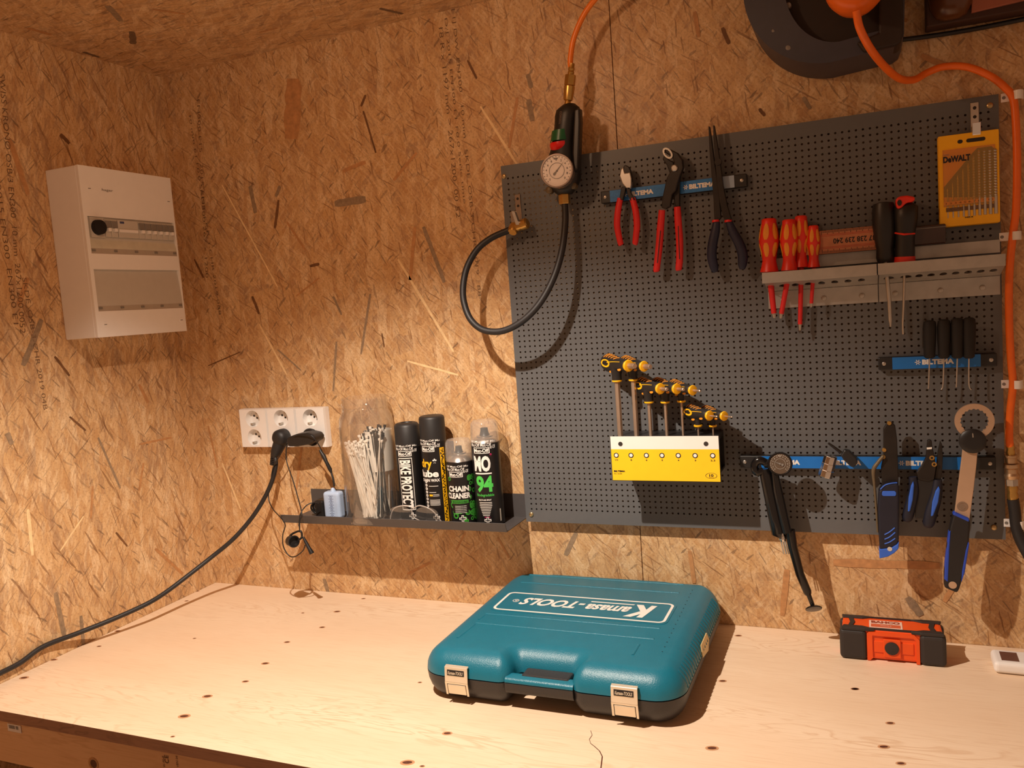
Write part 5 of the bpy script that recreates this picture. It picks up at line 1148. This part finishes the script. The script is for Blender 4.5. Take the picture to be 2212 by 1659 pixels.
for pts in ([(1902, 1057), (1912, 1048), (1926, 1044), (1938, 1043)], [(1911, 1155), (1922, 1149), (1933, 1140)], [(1911, 1165), (1922, 1160), (1934, 1150)], [(1911, 1175), (1922, 1171), (1934, 1163)]):
    bm = bmesh.new(); tube(bm, spline([tuple(at(x, y, SYf-.0062)) for x, y in pts], 5), .0010, seg=8); finish(bm, 'blue_line', m_bluegrip, hd, smooth=60)
bm = bmesh.new()
for y_ in range(980, 1050, 8):
    pass
tube(bm, spline([(*at(1908, 985, SYf), .0025), (*at(1896, 1000, SYf), .0030), (*at(1887, 1016, SYf), .0032), (*at(1889, 1050, SYf), .0022), (*at(1893, 1100, SYf), .0020), (*at(1896, 1150, SYf), .0016)], 5), seg=8); finish(bm, 'worn_edge', M('worn_olive_metal', (110, 96, 74)), kn, smooth=60)
for x, y in ((1921, 914), (1910, 972), (1908, 987)):
    bm = bmesh.new(); lathe(bm, at(x, y, SYf+.004), (0, -1, 0), [(0, .0036), (.0015, .003)], 12); finish(bm, 'rivet', m_brass, kn, smooth=40)
# wire strippers
ws = thing('wire_stripper', 'black wire stripper with blue edged handles, second from the right on the long strip', 'wire stripper', at(2000, 1060, LY))
WY = -.058
bm = bmesh.new(); ppx(bm, [(2003, 958), (2006, 950), (2013, 952), (2014, 964), (2019, 985), (2022, 1010), (2018, 1036), (2004, 1040), (1984, 1036), (1980, 1020), (1990, 1008), (2000, 990)], WY-.002, WY+.008); ppx(bm, [(2026, 975), (2031, 952), (2035, 960), (2037, 985), (2036, 1008), (2033, 1036), (2018, 1036), (2022, 1010), (2024, 990)], WY+.002, WY+.008, 0); finish(bm, 'jaw', m_blackmetal, ws, bevel=.0012)
bm = bmesh.new(); ppx(bm, [(1978, 1036), (2036, 1036), (2034, 1060), (2022, 1090), (2012, 1121), (1978, 1121), (1975, 1080)], WY+.0005, WY+.006); finish(bm, 'body', m_black, ws, bevel=.001)
bm = bmesh.new(); ppx(bm, [(2002, 967), (2013, 966), (2013, 970), (2002, 971)], WY-.0026, WY-.001); finish(bm, 'blade', m_paper, ws)
for c in ((2013, 989), (2018, 1003)):
    bm = bmesh.new(); ringm(bm, at(c[0], c[1], WY-.0021), (0, -1, 0), .0018, .0036, .001, 18); finish(bm, 'pivot', m_brass, ws)
for pts, bp in (([(1972, 1030, .006), (1974, 1060, .0075), (1966, 1095, .0085), (1960, 1118, .0080), (1958, 1126, .005)], [(1973, 1040), (1975, 1048), (1972, 1080), (1966, 1105), (1961, 1106), (1963, 1075), (1968, 1050)]), ([(2026, 1036, .006), (2022, 1070, .0085), (2012, 1105, .0095), (2006, 1130, .0085), (2004, 1139, .005)], [(2028, 1051), (2031, 1058), (2027, 1085), (2016, 1115), (2011, 1116), (2014, 1085), (2021, 1062)])):
    bm = bmesh.new(); tube(bm, spline(gripc(pts, 0, WY+.002), 5), seg=16, flat=.8, flat_dir=(0, 1, 0)); g = finish(bm, 'handle', M('dark_navy_plastic', (22, 24, 40)), ws, smooth=60)
    bm = bmesh.new(); ppx(bm, bp, WY-.0072, WY-.002); finish(bm, 'blue_edge', m_bluegrip, g, bevel=.0015)
# bottom bracket wrench
br = thing('ring_wrench', 'toothed ring wrench with steel shaft and blue edged handle, rightmost on the board', 'wrench', at(2085, 1080, LY))
RY = -.062; m_wr = M('satin_wrench_steel', (196, 164, 136), .45, .35, var=.03)
bm = bmesh.new(); c = at(2105, 910, RY); N = 64; Ro = .0265; th_ = .005
a0_, a1_ = radians(-60), radians(240)
pts_o = []; pts_i = []
for k in range(N+1):
    a = a0_+(a1_-a0_)*k/N
    pts_o.append(c+V3(cos(a), 0, sin(a))*Ro); pts_i.append(c+V3(cos(a), 0, sin(a))*(.0178+.0012*(1 if k % 4 < 2 else 0)))
for k in range(N):
    for dy_ in (0, th_): quad(bm, pts_o[k]+V3(0, dy_, 0), pts_o[k+1]+V3(0, dy_, 0), pts_i[k+1]+V3(0, dy_, 0), pts_i[k]+V3(0, dy_, 0))
    quad(bm, pts_o[k], pts_o[k+1], pts_o[k+1]+V3(0, th_, 0), pts_o[k]+V3(0, th_, 0)); quad(bm, pts_i[k], pts_i[k+1], pts_i[k+1]+V3(0, th_, 0), pts_i[k]+V3(0, th_, 0))
bmesh.ops.remove_doubles(bm, verts=bm.verts[:], dist=1e-6); finish(bm, 'toothed_ring', m_wr, br)
bm = bmesh.new(); lathe(bm, at(2101, 953, RY-.003), (0, -1, 0), [(-.011, .016), (-.004, .0185), (.001, .0185), (.003, .016), (.0035, .010)], 24); finish(bm, 'round_joint', m_black, br, smooth=40)
bm = bmesh.new(); tube(bm, [tuple(at(2101, 936, RY-.0055)), tuple(at(2102, 945, RY-.0062))], .0010, seg=8); finish(bm, 'screw', m_steel, br)
bm = bmesh.new(); ppx(bm, [(2080, 965), (2112, 968), (2110, 1000), (2103, 1060), (2094, 1124), (2062, 1110), (2068, 1060), (2076, 1000)], RY, RY+.005); s_ = finish(bm, 'shaft', m_wr, br, bevel=.0008)
bm = bmesh.new(); ringm(bm, at(2079, 1094, RY-.0002), (0, -1, 0), .0050, .0075, .0003, 24); disc(bm, at(2079, 1094, RY-.0003), (0, -1, 0), .0045, 20); finish(bm, 'stamp', M('stamp_grey', (140, 118, 100), .5, .3), s_)
bm = bmesh.new(); ppx(bm, [(2059, 1113), (2063, 1108), (2094, 1122), (2096, 1132), (2093, 1180), (2086, 1230), (2073, 1272), (2068, 1282), (2040, 1270), (2040, 1240), (2046, 1180), (2052, 1140)], RY-.006, RY+.011); hd = finish(bm, 'handle', M('handle_black_plastic', (26, 24, 26), .5), br, bevel=.003)
for pts in ([(2058, 1112), (2063, 1107), (2094, 1121), (2093, 1128)], [(2050, 1150), (2054, 1146), (2051, 1190), (2048, 1258), (2040, 1252), (2042, 1215)], [(2092, 1170), (2094, 1176), (2084, 1238), (2077, 1258), (2078, 1235), (2086, 1190)]):
    bm = bmesh.new(); ppx(bm, pts, RY-.0068, RY+.008); finish(bm, 'blue_edge', M('deep_blue_grip', (34, 70, 180), .5), hd, bevel=.0012)
bm = bmesh.new(); lathe(bm, at(2058, 1264, RY-.0062), (0, -1, 0), [(0, .0058), (.0006, .0056), (.0007, .004)], 20); finish(bm, 'hanging_eyelet', m_wr, hd, smooth=40)
# ================================================================ ORANGE HOSE down the right edge, clips, couplings
OY = -.032
for i, (px, py, lab) in enumerate(((2182, 210, 'white hose clip at the top right corner of the tool board, topmost of four'), (2178, 511, 'white hose clip beside the right end of the screwdriver rack'), (2182, 829, 'white hose clip beside the short magnetic strip'), (2187, 1129, 'white hose clip holding the black hose, lowest of four'))):
    c = at(px, py, BY); t = thing('hose_clip', lab, 'hose clip', c, 'white clips holding the hose')
    bm = bmesh.new(); K = 10
    prof = [(c.x-.012, -.0215), (c.x-.002, -.0215)]+[(c.x+.008-.0085*cos(pi*k/K), -.0225-.0165*sin(pi*k/K)) for k in range(K+1)]
    prof_o = [(x, y) for x, y in prof]; prof_i = [(c.x+.008-.0068*cos(pi*k/K), -.0222-.0146*sin(pi*k/K)) for k in range(K+1)]
    poly = [(c.x-.012, -.0205), (c.x-.012, -.0225)]+[(c.x+.008-.0085*cos(pi*k/K), -.0225-.0155*sin(pi*k/K)) for k in range(K+1)]+[(c.x+.0165, -.0205)]+[(c.x+.008-.0068*cos(pi*k/K), -.0215-.0140*sin(pi*k/K)) for k in range(K, -1, -1)]
    prism(bm, [(x, y, c.z-.0062) for x, y in poly], (0, 0, .0124)); finish(bm, 'saddle', m_white, t, smooth=40)
    bm = bmesh.new(); lathe(bm, (c.x-.0085, -.0225, c.z), (0, -1, 0), [(0, .0025), (.0006, .0022)], 12); finish(bm, 'nail', m_midgrey, t)
hose_r = [(1850, 22, -.215), (1857, 60, -.205), (1880, 105, -.18), (1912, 145, -.14), (1944, 170, -.10), (1975, 172, -.07), (2003, 157, -.05), (2040, 144, -.04), (2090, 145, -.034), (2140, 165, -.031), (2172, 190, -.030), (2188, 212, -.030), (2194, 260, -.031), (2197, 350, -.033), (2195, 450, -.033), (2187, 515, -.030), (2180, 600, -.033), (2180, 700, -.034), (2184, 780, -.031), (2188, 830, -.030), (2182, 890, -.032), (2180, 940, -.033), (2182, 965, -.033)]
bm = bmesh.new(); tube(bm, spline([tuple(at(*p)) for p in hose_r], 7), .0053, seg=14)
tagged(finish(bm, 'air_hose', m_orange, None, smooth=60, org=at(*hose_r[0])), 'orange air hose from the reel clipped down the right edge of the board', 'hose')
bc = thing('brass_coupling', 'brass and steel couplings joining the orange hose to the black hose', 'coupling', at(2185, 1020, OY))
y_ = 958; a = at(2182, 958, OY); b2 = at(2188, 1080, OY); d = (b2-a); L = d.length; d.normalize()
bm = bmesh.new(); lathe(bm, a, d, [(0, .0050), (L*.05, .0062), (L*.10, .0050), (L*.15, .0062), (L*.20, .0055)], 16); finish(bm, 'barb', m_brass, bc, smooth=35)
bm = bmesh.new(); lathe(bm, a, d, [(L*.20, .0085), (L*.21, .0092), (L*.24, .0092), (L*.25, .0078), (L*.34, .0075)], 18); lathe(bm, a, d, [(L*.36, .0105), (L*.42, .0110), (L*.45, .0080), (L*.52, .0080), (L*.56, .0105), (L*.62, .0095)], 20); finish(bm, 'socket', M('worn_steel_brass', (200, 170, 135), .3, .85), bc, smooth=35)
bm = bmesh.new(); lathe(bm, a, d, [(L*.62, .0085), (L*.74, .0085)], 6); finish(bm, 'hexagon', m_steel, bc)
bm = bmesh.new(); lathe(bm, a, d, [(L*.74, .0066), (L*.80, .0078), (L*.86, .0066), (L*.92, .0078), (L*.99, .0070)], 16); finish(bm, 'threaded_barb', m_brass, bc, smooth=35)
bm = bmesh.new(); tube(bm, spline([tuple(at(2188, 1078, OY)), tuple(at(2192, 1105, OY)), tuple(at(2195, 1135, -.032)), tuple(at(2204, 1165, -.036)), tuple(at(2222, 1200, -.042)), tuple(at(2250, 1250, -.05)), tuple(at(2290, 1330, -.06)), tuple(atz(2330, 1400, .008))], 6), .0082, seg=16)
tagged(finish(bm, 'air_hose', m_rubber, None, smooth=60, org=at(2188, 1078, OY)), 'black rubber hose leaving the brass couplings at the right edge', 'hose')
# ================================================================ HOSE REEL above the board
rl = thing('hose_reel', 'large dark hose reel with orange hub mounted above the tool board', 'hose reel', (.575, -.01, 1.04))
cR = V3(.5650, 0, 1.0350); m_reel = M('dark_slate_plastic', (58, 56, 66), .5, var=.06); m_reelin = M('dark_brown_plastic', (40, 30, 24), .6, var=.1)
def shell_ring(bm, cx_, cz_, r0, y0_, r1, y1_, a0, a1, N=40):
    vs = []
    for k in range(N+1):
        a = a0+(a1-a0)*k/N; vs.append((bm.verts.new((cx_+r0*cos(a), y0_, cz_+r0*sin(a))), bm.verts.new((cx_+r1*cos(a), y1_, cz_+r1*sin(a)))))
    for k in range(N): bm.faces.new((vs[k][0], vs[k+1][0], vs[k+1][1], vs[k][1]))
def outline_r(cxx, czz, r, flat_r, botz, topz):
    pts = []
    for k in range(25): a = pi/2+(pi)*k/24*.86; pts.append((cxx+r*cos(a), min(topz, czz+r*sin(a))))
    return pts
yfr = -.105
O = []                                  # round at the left, squared bracket corner at the right
for k in range(33):
    a = radians(95+(268-95)*k/32); O.append((.580+.124*cos(a), min(1.152, 1.046+.124*sin(a))))
O += [(.640, .9275), (.662, .9285), (.671, .934), (.6755, .945), (.678, 1.0), (.678, 1.152)]
bm = bmesh.new(); I = [(.612+(x-.612)*.62, 1.040+(z-1.040)*.78) for x, z in O]
n = len(O)
vo = [bm.verts.new((x, yfr, z)) for x, z in O]; vb = [bm.verts.new((x, -.001, z)) for x, z in O]; vi = [bm.verts.new((x, yfr-.006, min(1.15, z))) for x, z in I]; vi2 = [bm.verts.new((x, yfr+.03, min(1.15, z))) for x, z in I]
for k in range(n):
    l = (k+1) % n; bm.faces.new((vo[k], vo[l], vb[l], vb[k])); bm.faces.new((vo[k], vo[l], vi[l], vi[k])); bm.faces.new((vi[k], vi[l], vi2[l], vi2[k]))
finish(bm, 'housing', m_reel, rl, smooth=35)
bm = bmesh.new(); bm.faces.new([bm.verts.new((x, yfr+.012, min(1.15, z))) for x, z in I]); finish(bm, 'inner_recess', m_reelin, rl)
bm = bmesh.new(); lathe(bm, (.613, -.120, 1.003), V3(0, -1, 0), [(0, .020), (.02, .034), (.05, .040), (.075, .038), (.083, .030), (.086, .008)], 36); finish(bm, 'orange_hub', m_orange, rl, smooth=50)
bm = bmesh.new(); prism(bm, [at(x, y, yfr-.008) for x, y in ((1850, 92), (1866, 112), (1938, 97), (1947, 90), (1951, 70), (1950, -60), (1900, -60), (1898, 70))], (0, .05, 0)); finish(bm, 'bracket', m_reelin, rl, bevel=.003)
for (x, y) in ((1672, 66), (1703, 103), (1703, 12)):
    bm = bmesh.new(); lathe(bm, at(x, y, yfr), (0, -1, 0), [(-.004, .0045), (.002, .004), (.0025, .002)], 14); finish(bm, 'screw', m_midgrey, rl, smooth=40)
# dark cable and covered box at the upper right
tagged(finish((lambda b: (tube(b, spline([(.672, -.006, .962), (.70, -.006, .960), (.75, -.006, .9585), (.80, -.006, .959), (.88, -.006, .962), (.98, -.006, .965)], 6), .0035, seg=10), b)[1])(bmesh.new()), 'cable', m_black, None, smooth=60, org=(.70, -.006, .96)), 'thin black cable running right from the hose reel along the wall', 'cable')
ub = thing('wall_unit', 'brown and pinkish unit with a rounded dark cover at the top right corner', 'wall unit', (.77, -.01, 1.05))
bm = bmesh.new(); box(bm, (.7095, -.034, .966), (.845, -.001, 1.13)); finish(bm, 'back_box', M('dark_brown_box', (64, 38, 28), .6), ub, bevel=.002)
bm = bmesh.new(); lathe(bm, (.742, -.034, 1.00), V3(0, 0, 1), [(-.030, .010), (-.026, .020), (-.012, .028), (.012, .0315), (.13, .032)], 28); finish(bm, 'rounded_cover', M('amber_brown_cover', (92, 54, 28), .25), ub, smooth=50)
bm = bmesh.new(); prism(bm, [(.768, -.040, .974), (.835, -.040, .978), (.842, -.040, 1.02), (.842, -.040, 1.13), (.775, -.040, 1.13)], (0, .006, 0)); finish(bm, 'pink_panel', M('dusty_pink_panel', (168, 100, 78), .55), ub, bevel=.001)
# ================================================================ TOOL CASE on the bench
m_teal = M('teal_plastic', (22, 112, 136), .36, var=.04, bump=.35, bscale=700)
m_char = M('charcoal_plastic', (44, 42, 44), .42, var=.04, bump=.3, bscale=700)
tcse = thing('tool_case', 'large teal and black plastic tool case lying on the workbench', 'tool case', (.16, -.2, 0))
CX0, CX1, CY0, CY1 = -.046, .366, -.393, -.008
NX0, NX1, NYd = .108, .203, -.352
def arc(cx_, cy_, r, a0, a1, n): return [(cx_+r*cos(radians(a0+(a1-a0)*k/n)), cy_+r*sin(radians(a0+(a1-a0)*k/n))) for k in range(n+1)]
def plan(i):
    R = max(.004, .045-i); re = max(.0008, .020-i*.66); rc = .010+i*.5; x0, x1, y0_, y1_ = CX0+i, CX1-i, CY0+i, CY1-i*.25
    n0, n1, nd = NX0-i*.8, NX1+i*.8, NYd+i*1.0
    p = arc(x0+R, y0_+R, R, 180, 270, 8)
    p += arc(n0-re, y0_+re, re, 270, 360, 6)
    p += [(n0, y0_+re+(nd-rc-y0_-re)*.5)]
    p += [(n0+rc-rc*cos(radians(a)), nd-rc+rc*sin(radians(a))) for a in range(0, 91, 15)]
    p += [((n0+n1)/2, nd)]
    p += [(n1-rc+rc*sin(radians(a)), nd-rc+rc*cos(radians(a))) for a in range(0, 91, 15)]
    p += [(n1, y0_+re+(nd-rc-y0_-re)*.5)]
    p += arc(n1+re, y0_+re, re, 180, 270, 6)
    p += arc(x1-R, y0_+R, R, 270, 360, 8)
    p += arc(x1-R, y1_-R, R, 0, 90, 8)
    # hinge section stands out a little at the back
    p += [(.275, y1_), (.262, y1_+.005), (.045, y1_+.005), (.032, y1_)]
    p += arc(x0+R, y1_-R, R, 90, 180, 8)
    return p
def loft(prof, mat, name, cap_top, cap_bot):
    bm = bmesh.new(); rings = [[bm.verts.new((x, y, z)) for x, y in plan(i)] for z, i in prof]
    n = len(rings[0])
    for a in range(len(rings)-1):
        for k in range(n): bm.faces.new((rings[a][k], rings[a][(k+1) % n], rings[a+1][(k+1) % n], rings[a+1][k]))
    for flag, rg in ((cap_top, rings[-1]), (cap_bot, rings[0])):
        if flag:
            es = [bm.edges.get((rg[k], rg[(k+1) % n])) for k in range(n)]; bmesh.ops.triangle_fill(bm, edges=es, use_beauty=True)
    return finish(bm, name, mat, tcse, smooth=50)
SE = .0415
loft([(SE, .0025), (SE+.0005, .0), (.050, .0012), (.057, .0040), (.063, .0078), (.068, .0128), (.0715, .0178), (.0742, .0235), (.0757, .0290), (.076, .0330)], m_teal, 'lid', True, True)
loft([(.0005, .026), (.001, .024), (.0045, .0155), (.010, .0095), (.018, .0045), (.027, .0015), (SE-.0012, .0), (SE-.0008, .0025)], m_char, 'base', True, True)
bm = bmesh.new(); ext = [(-.3915, .0425), (-.3915, .0455), (-.388, .0490), (-.376, .0500), (-.370, .0485), (-.366, .0425)]
prism(bm, [(NX0-.006, y, z) for y, z in ext], (NX1-NX0+.012, 0, 0)); finish(bm, 'lid_handle', m_teal, tcse, smooth=50)
bm = bmesh.new(); ext = [(-.392, .0415), (-.370, .0415), (-.370, .030), (-.378, .024), (-.389, .026), (-.392, .032)]
prism(bm, [(NX0-.006, y, z) for y, z in ext], (NX1-NX0+.012, 0, 0)); hb = finish(bm, 'base_handle', m_char, tcse, smooth=50)
bm = bmesh.new(); box(bm, (NX0+.016, -.3800, .0400), (NX1-.004, -.352, .0512)); finish(bm, 'handle_pad', m_char, tcse, bevel=.003)
for (x0, y0_, x1, y1_) in ((-.002, -.019, .298, -.019), (-.002, -.062, .298, -.062), (-.002, -.223, .300, -.223), (-.001, -.265, .300, -.265), (-.002, -.232, -.003, -.252), (-.001, -.272, -.004, -.330), (.283, -.290, .283, -.328)):
    bm = bmesh.new(); tube(bm, [(x0, y0_, .0757), (x1, y1_, .0757)], .0024, seg=12, flat=.55, flat_dir=(0, 0, 1)); finish(bm, 'raised_rib', m_teal, tcse, smooth=60)
# maker's plate on the lid
bm = bmesh.new(); lx0, lx1, ly0, ly1 = -.001, .303, -.204, -.118
def rr(x0, x1, y0_, y1_, r): return arc(x0+r, y0_+r, r, 180, 270, 6)+arc(x1-r, y0_+r, r, 270, 360, 6)+arc(x1-r, y1_-r, r, 0, 90, 6)+arc(x0+r, y1_-r, r, 90, 180, 6)
o_ = rr(lx0, lx1, ly0, ly1, .012); i_ = rr(lx0+.0045, lx1-.0045, ly0+.0045, ly1-.0045, .008)
lf = finish((lambda b: (prism(b, [(x, y, .0759) for x, y in rr(lx0-.004, lx1+.004, ly0-.004, ly1+.004, .014)], (0, 0, .0007)), b)[1])(bmesh.new()), 'name_panel', m_teal, tcse)
for k in range(len(o_)): l = (k+1) % len(o_); quad(bm, (*o_[k], .0769), (*o_[l], .0769), (*i_[l], .0769), (*i_[k], .0769))
flatfinish(bm, 'white_border', m_paper, lf)
zt = .0770; bm = bmesh.new()
text_into(bm, 'K', quadfn((.276, -.134, zt), (-.046, 0, 0), (0, -.055, 0)), .05, .35)
text_into(bm, 'amasa', quadfn((.236, -.146, zt), (-.078, 0, 0), (0, -.024, 0)), .03, .35)
text_into(bm, '-TOOLS', quadfn((.154, -.140, zt), (-.118, 0, 0), (0, -.033, 0)), .035, .35)
quad(bm, (.238, -.134, zt), (.160, -.134, zt), (.160, -.138, zt), (.236, -.138, zt))
ringm(bm, (.027, -.158, zt-.0001), (0, 0, 1), .0048, .0060, .0003, 20); text_into(bm, 'R', quadfn((.0295, -.155, zt+.0002), (-.005, 0, 0), (0, -.006, 0)), .01)
flatfinish(bm, 'lettering', m_paper, lf)
bm = bmesh.new()
for k in range(16): disc(bm, (.318+.0003*k, -.045-.0175*k, .0764), (0, 0, 1), .0010, 8)
flatfinish(bm, 'dotted_marks', m_inkb, tcse)
bm = bmesh.new()
for k in range(26):
    y = -.345+k*.0115; tube(bm, [(CX1-.0008, y, .044), (CX1-.0060, y, .060), (CX1-.0130, y, .0678)], .0022, seg=6)
finish(bm, 'ribbed_edge', m_teal, tcse, smooth=60)['kind'] = 'stuff'
bm = bmesh.new(); prism(bm, [(CX1+.0018, -.235, .040), (CX1+.0012, -.185, .030), (CX1+.0018, -.178, .046), (CX1-.001, -.182, .058), (CX1-.001, -.232, .058)], (-.001, 0, 0)); finish(bm, 'price_sticker', M('faded_yellow_sticker', (226, 204, 150), .5), tcse)
m_latch = M('satin_nickel', (236, 226, 206), .3, .55, var=.02)
for x0 in (.005, .2675):
    bm = bmesh.new(); w_ = .0385; yy = CY0-.0035
    prism(bm, [(x0, yy+.0062, .0605), (x0, yy, .0590), (x0, yy-.0022, .036), (x0, yy-.0012, .036), (x0, yy+.0012, .0575), (x0, yy+.0062, .0592)], (w_, 0, 0)); up_ = finish(bm, 'latch_plate', m_latch, tcse, bevel=.0005, seg=1)
    bm = bmesh.new(); 
    for a, b2 in ((x0, x0+.0032), (x0+w_-.0032, x0+w_)): prism(bm, [(a, yy-.0012, .036), (a, yy-.0022, .036), (a, yy+.0005, .015), (a, yy+.0022, .015)], (b2-a, 0, 0))
    prism(bm, [(x0+.0032, yy-.0012, .036), (x0+.0032, yy-.0022, .036), (x0+.0032, yy-.0020, .0335), (x0+.0032, yy-.0010, .0335)], (w_-.0064, 0, 0)); bmesh.ops.remove_doubles(bm, verts=bm.verts[:], dist=1e-6)
    finish(bm, 'latch_frame', m_latch, up_)
    bm = bmesh.new(); prism(bm, [(x0+.0042, yy-.0024, .0325), (x0+.0042, yy+.0002, .0165), (x0+.0042, yy+.0026, .0165), (x0+.0042, yy+.0004, .0325)], (w_-.0084, 0, 0)); finish(bm, 'latch_lever', m_latch, up_, bevel=.0008)
    bm = bmesh.new(); prism(bm, [(x0+.0045, yy-.0006, .0550), (x0+.0045, yy-.0018, .0465), (x0+.0045, yy-.0010, .0465), (x0+.0045, yy+.0004, .0550)], (w_-.010, 0, 0)); nb = finish(bm, 'name_badge', m_inkb, up_)
    text('Kamasa-TOOLS', (x0+.0060, yy-.0021, .0482), (w_-.013, 0, 0), (0, .0008, .0050), m_latch, nb, bold=.03, shear=.25)
# ================================================================ WORK LIGHT and remote
wl = thing('work_light', 'compact orange work light with black rubber corners on the bench by the wall', 'work light', (.635, -.07, 0))
m_wo = M('safety_orange', (232, 82, 20), .45, var=.03); m_wb = M('bumper_rubber', (46, 40, 38), .6, var=.06)
wx0, wx1, wy0_, wy1_, wz = .560, .712, -.101, -.044, .052
bm = bmesh.new(); box(bm, (wx0+.004, wy0_+.005, .002), (wx1-.004, wy1_-.003, wz-.001)); bd = finish(bm, 'body', m_wo, wl, bevel=.004)
for (a, b2, s) in ((wx0, wx0+.040, 1), (wx1-.037, wx1, -1)):
    bm = bmesh.new(); box(bm, (a, wy0_, .0006), (b2, wy0_+.022, wz-.003)); finish(bm, 'rubber_corner', m_wb, wl, bevel=.006, seg=3)
    bm = bmesh.new(); box(bm, (a, wy1_-.018, .0006), (b2, wy1_, wz-.003)); finish(bm, 'rubber_corner', m_wb, wl, bevel=.006, seg=3)
    # angular black collar over the top near each end
    ce = a+.013 if s > 0 else b2-.020; bm = bmesh.new()
    prism(bm, [(ce, wy0_+.012, wz-.0012), (ce+.007, wy0_+.015, wz-.0012), (ce+.007+.003*s, (wy0_+wy1_)/2, wz-.0012), (ce+.007, wy1_-.012, wz-.0012), (ce, wy1_-.010, wz-.0012), (ce+.003*s, (wy0_+wy1_)/2, wz-.0012)], (0, 0, .0018)); finish(bm, 'black_collar', m_wb, wl)
    for yy0, yy1 in ((wy0_+.001, wy0_+.013), (wy1_-.012, wy1_-.001)):
        bm = bmesh.new(); k_ = 1 if yy0 < -.07 else -1; ye, yi = (yy0, yy1) if k_ > 0 else (yy1, yy0)
        prism(bm, [(a+.003, ye, wz-.004), (b2-.003, ye, wz-.004), (b2+(.012 if s > 0 else -.004), ye+.003*k_, wz-.004), (b2-.006, yi, wz-.004), (a+.006, yi, wz-.004)] if s > 0 else [(a+.003, ye, wz-.004), (b2-.003, ye, wz-.004), (b2-.006, yi, wz-.004), (a+.006, yi, wz-.004), (a-.012, ye+.003*k_, wz-.004)], (0, 0, .0052))
        finish(bm, 'top_bumper', m_wb, wl, bevel=.001)
bm = bmesh.new(); box(bm, (wx0+.040, wy0_+.006, wz-.003), (wx1-.037, wy0_+.0085, wz+.0006)); finish(bm, 'edge_strip', m_wb, wl); bm = bmesh.new(); box(bm, (wx0+.040, wy1_-.005, wz-.003), (wx1-.037, wy1_-.0025, wz+.0006)); finish(bm, 'edge_strip', m_wb, wl)
bm = bmesh.new(); cx0, cx1 = wx0+.040, wx1-.037; yf_ = wy0_+.002
prism(bm, [(cx0, yf_, .001), (cx0+.004, yf_, .001), (cx0+.008, yf_, .005), (cx0+.008, yf_, wz-.010), (cx1-.009, yf_, wz-.010), (cx1-.005, yf_, wz-.014), (cx1-.005, yf_, .001), (cx1, yf_, .001), (cx1, yf_, wz-.012), (cx1-.007, yf_, wz-.0045), (cx0+.003, yf_, wz-.0045), (cx0, yf_, wz-.008)], (0, .007, 0)); finish(bm, 'front_frame', m_wo, wl)
bm = bmesh.new(); cc0 = V3((cx0+cx1)/2-.002, wy0_+.004, .024); box(bm, (cx0+.010, wy0_+.0035, .014), (cx1-.008, wy0_+.008, .033)); box(bm, (cc0.x-.012, wy0_+.0005, .008), (cc0.x+.013, wy0_+.0034, .038)); bo = finish(bm, 'switch_mount', m_wo, wl, bevel=.0012)
bm = bmesh.new(); lathe(bm, cc0+V3(0, -.0033, .0), (0, -1, 0), [(-.002, .0106), (.0022, .0100), (.0026, .008)], 30); finish(bm, 'power_button', m_wb, bo, smooth=40)
bm = bmesh.new(); p0 = V3(.602, -.088, wz-.0008); box(bm, (.604, -.090, wz-.001), (.652, -.060, wz-.0002)); sg = finish(bm, 'white_label', M('pale_label', (238, 206, 190), .5), wl)
text('BAHCO', (.607, -.0715, wz+.0001), (.042, 0, 0), (0, .0095, 0), M('brown_red_print', (150, 56, 30), .5), sg, bold=.06)
bm = bmesh.new(); box(bm, (.6065, -.0870, wz-.0003), (.6495, -.0745, wz)); text_into(bm, 'TOOLS', quadfn((.620, -.083, wz+.0002), (.016, 0, 0), (0, .004, 0)), .0, mi=1); finish(bm, 'red_bar', [M('orange_print', (206, 96, 60), .5), sg.data.materials[0]], sg)
rm = thing('remote_control', 'white remote control lying at the right edge of the bench', 'remote control', (.83, -.08, 0))
d = V3(1, -.02, 0).normalized(); s = V3(.02, 1, 0).normalized(); c = V3(.7745, -.079, 0)
def RC(a, b2, z): return c+d*a+s*b2+V3(0, 0, z)
bm = bmesh.new(); prism(bm, [RC(0, -.026, .001), RC(.15, -.026, .001), RC(.15, .026, .001), RC(0, .026, .001)], (0, 0, .0175)); rb = finish(bm, 'case', m_white, rm, bevel=.006, seg=4)
bm = bmesh.new(); prism(bm, [RC(.011, -.016, .0184), RC(.034, -.016, .0184), RC(.034, .016, .0184), RC(.011, .016, .0184)], (0, 0, .0004)); finish(bm, 'display', M('brown_display', (104, 72, 62), .25), rm)
for k, (a, w_) in enumerate(((.043, .008), (.056, .008), (.069, .008), (.082, .008))):
    for b0 in ((-.004,) if k == 0 else (-.012, .006)):
        bm = bmesh.new(); prism(bm, [RC(a, b0-.004, .0183), RC(a+w_, b0-.004, .0183), RC(a+w_, b0+.006, .0183), RC(a, b0+.006, .0183)], (0, 0, .0010)); finish(bm, 'button', m_greyp, rm, bevel=.0008)
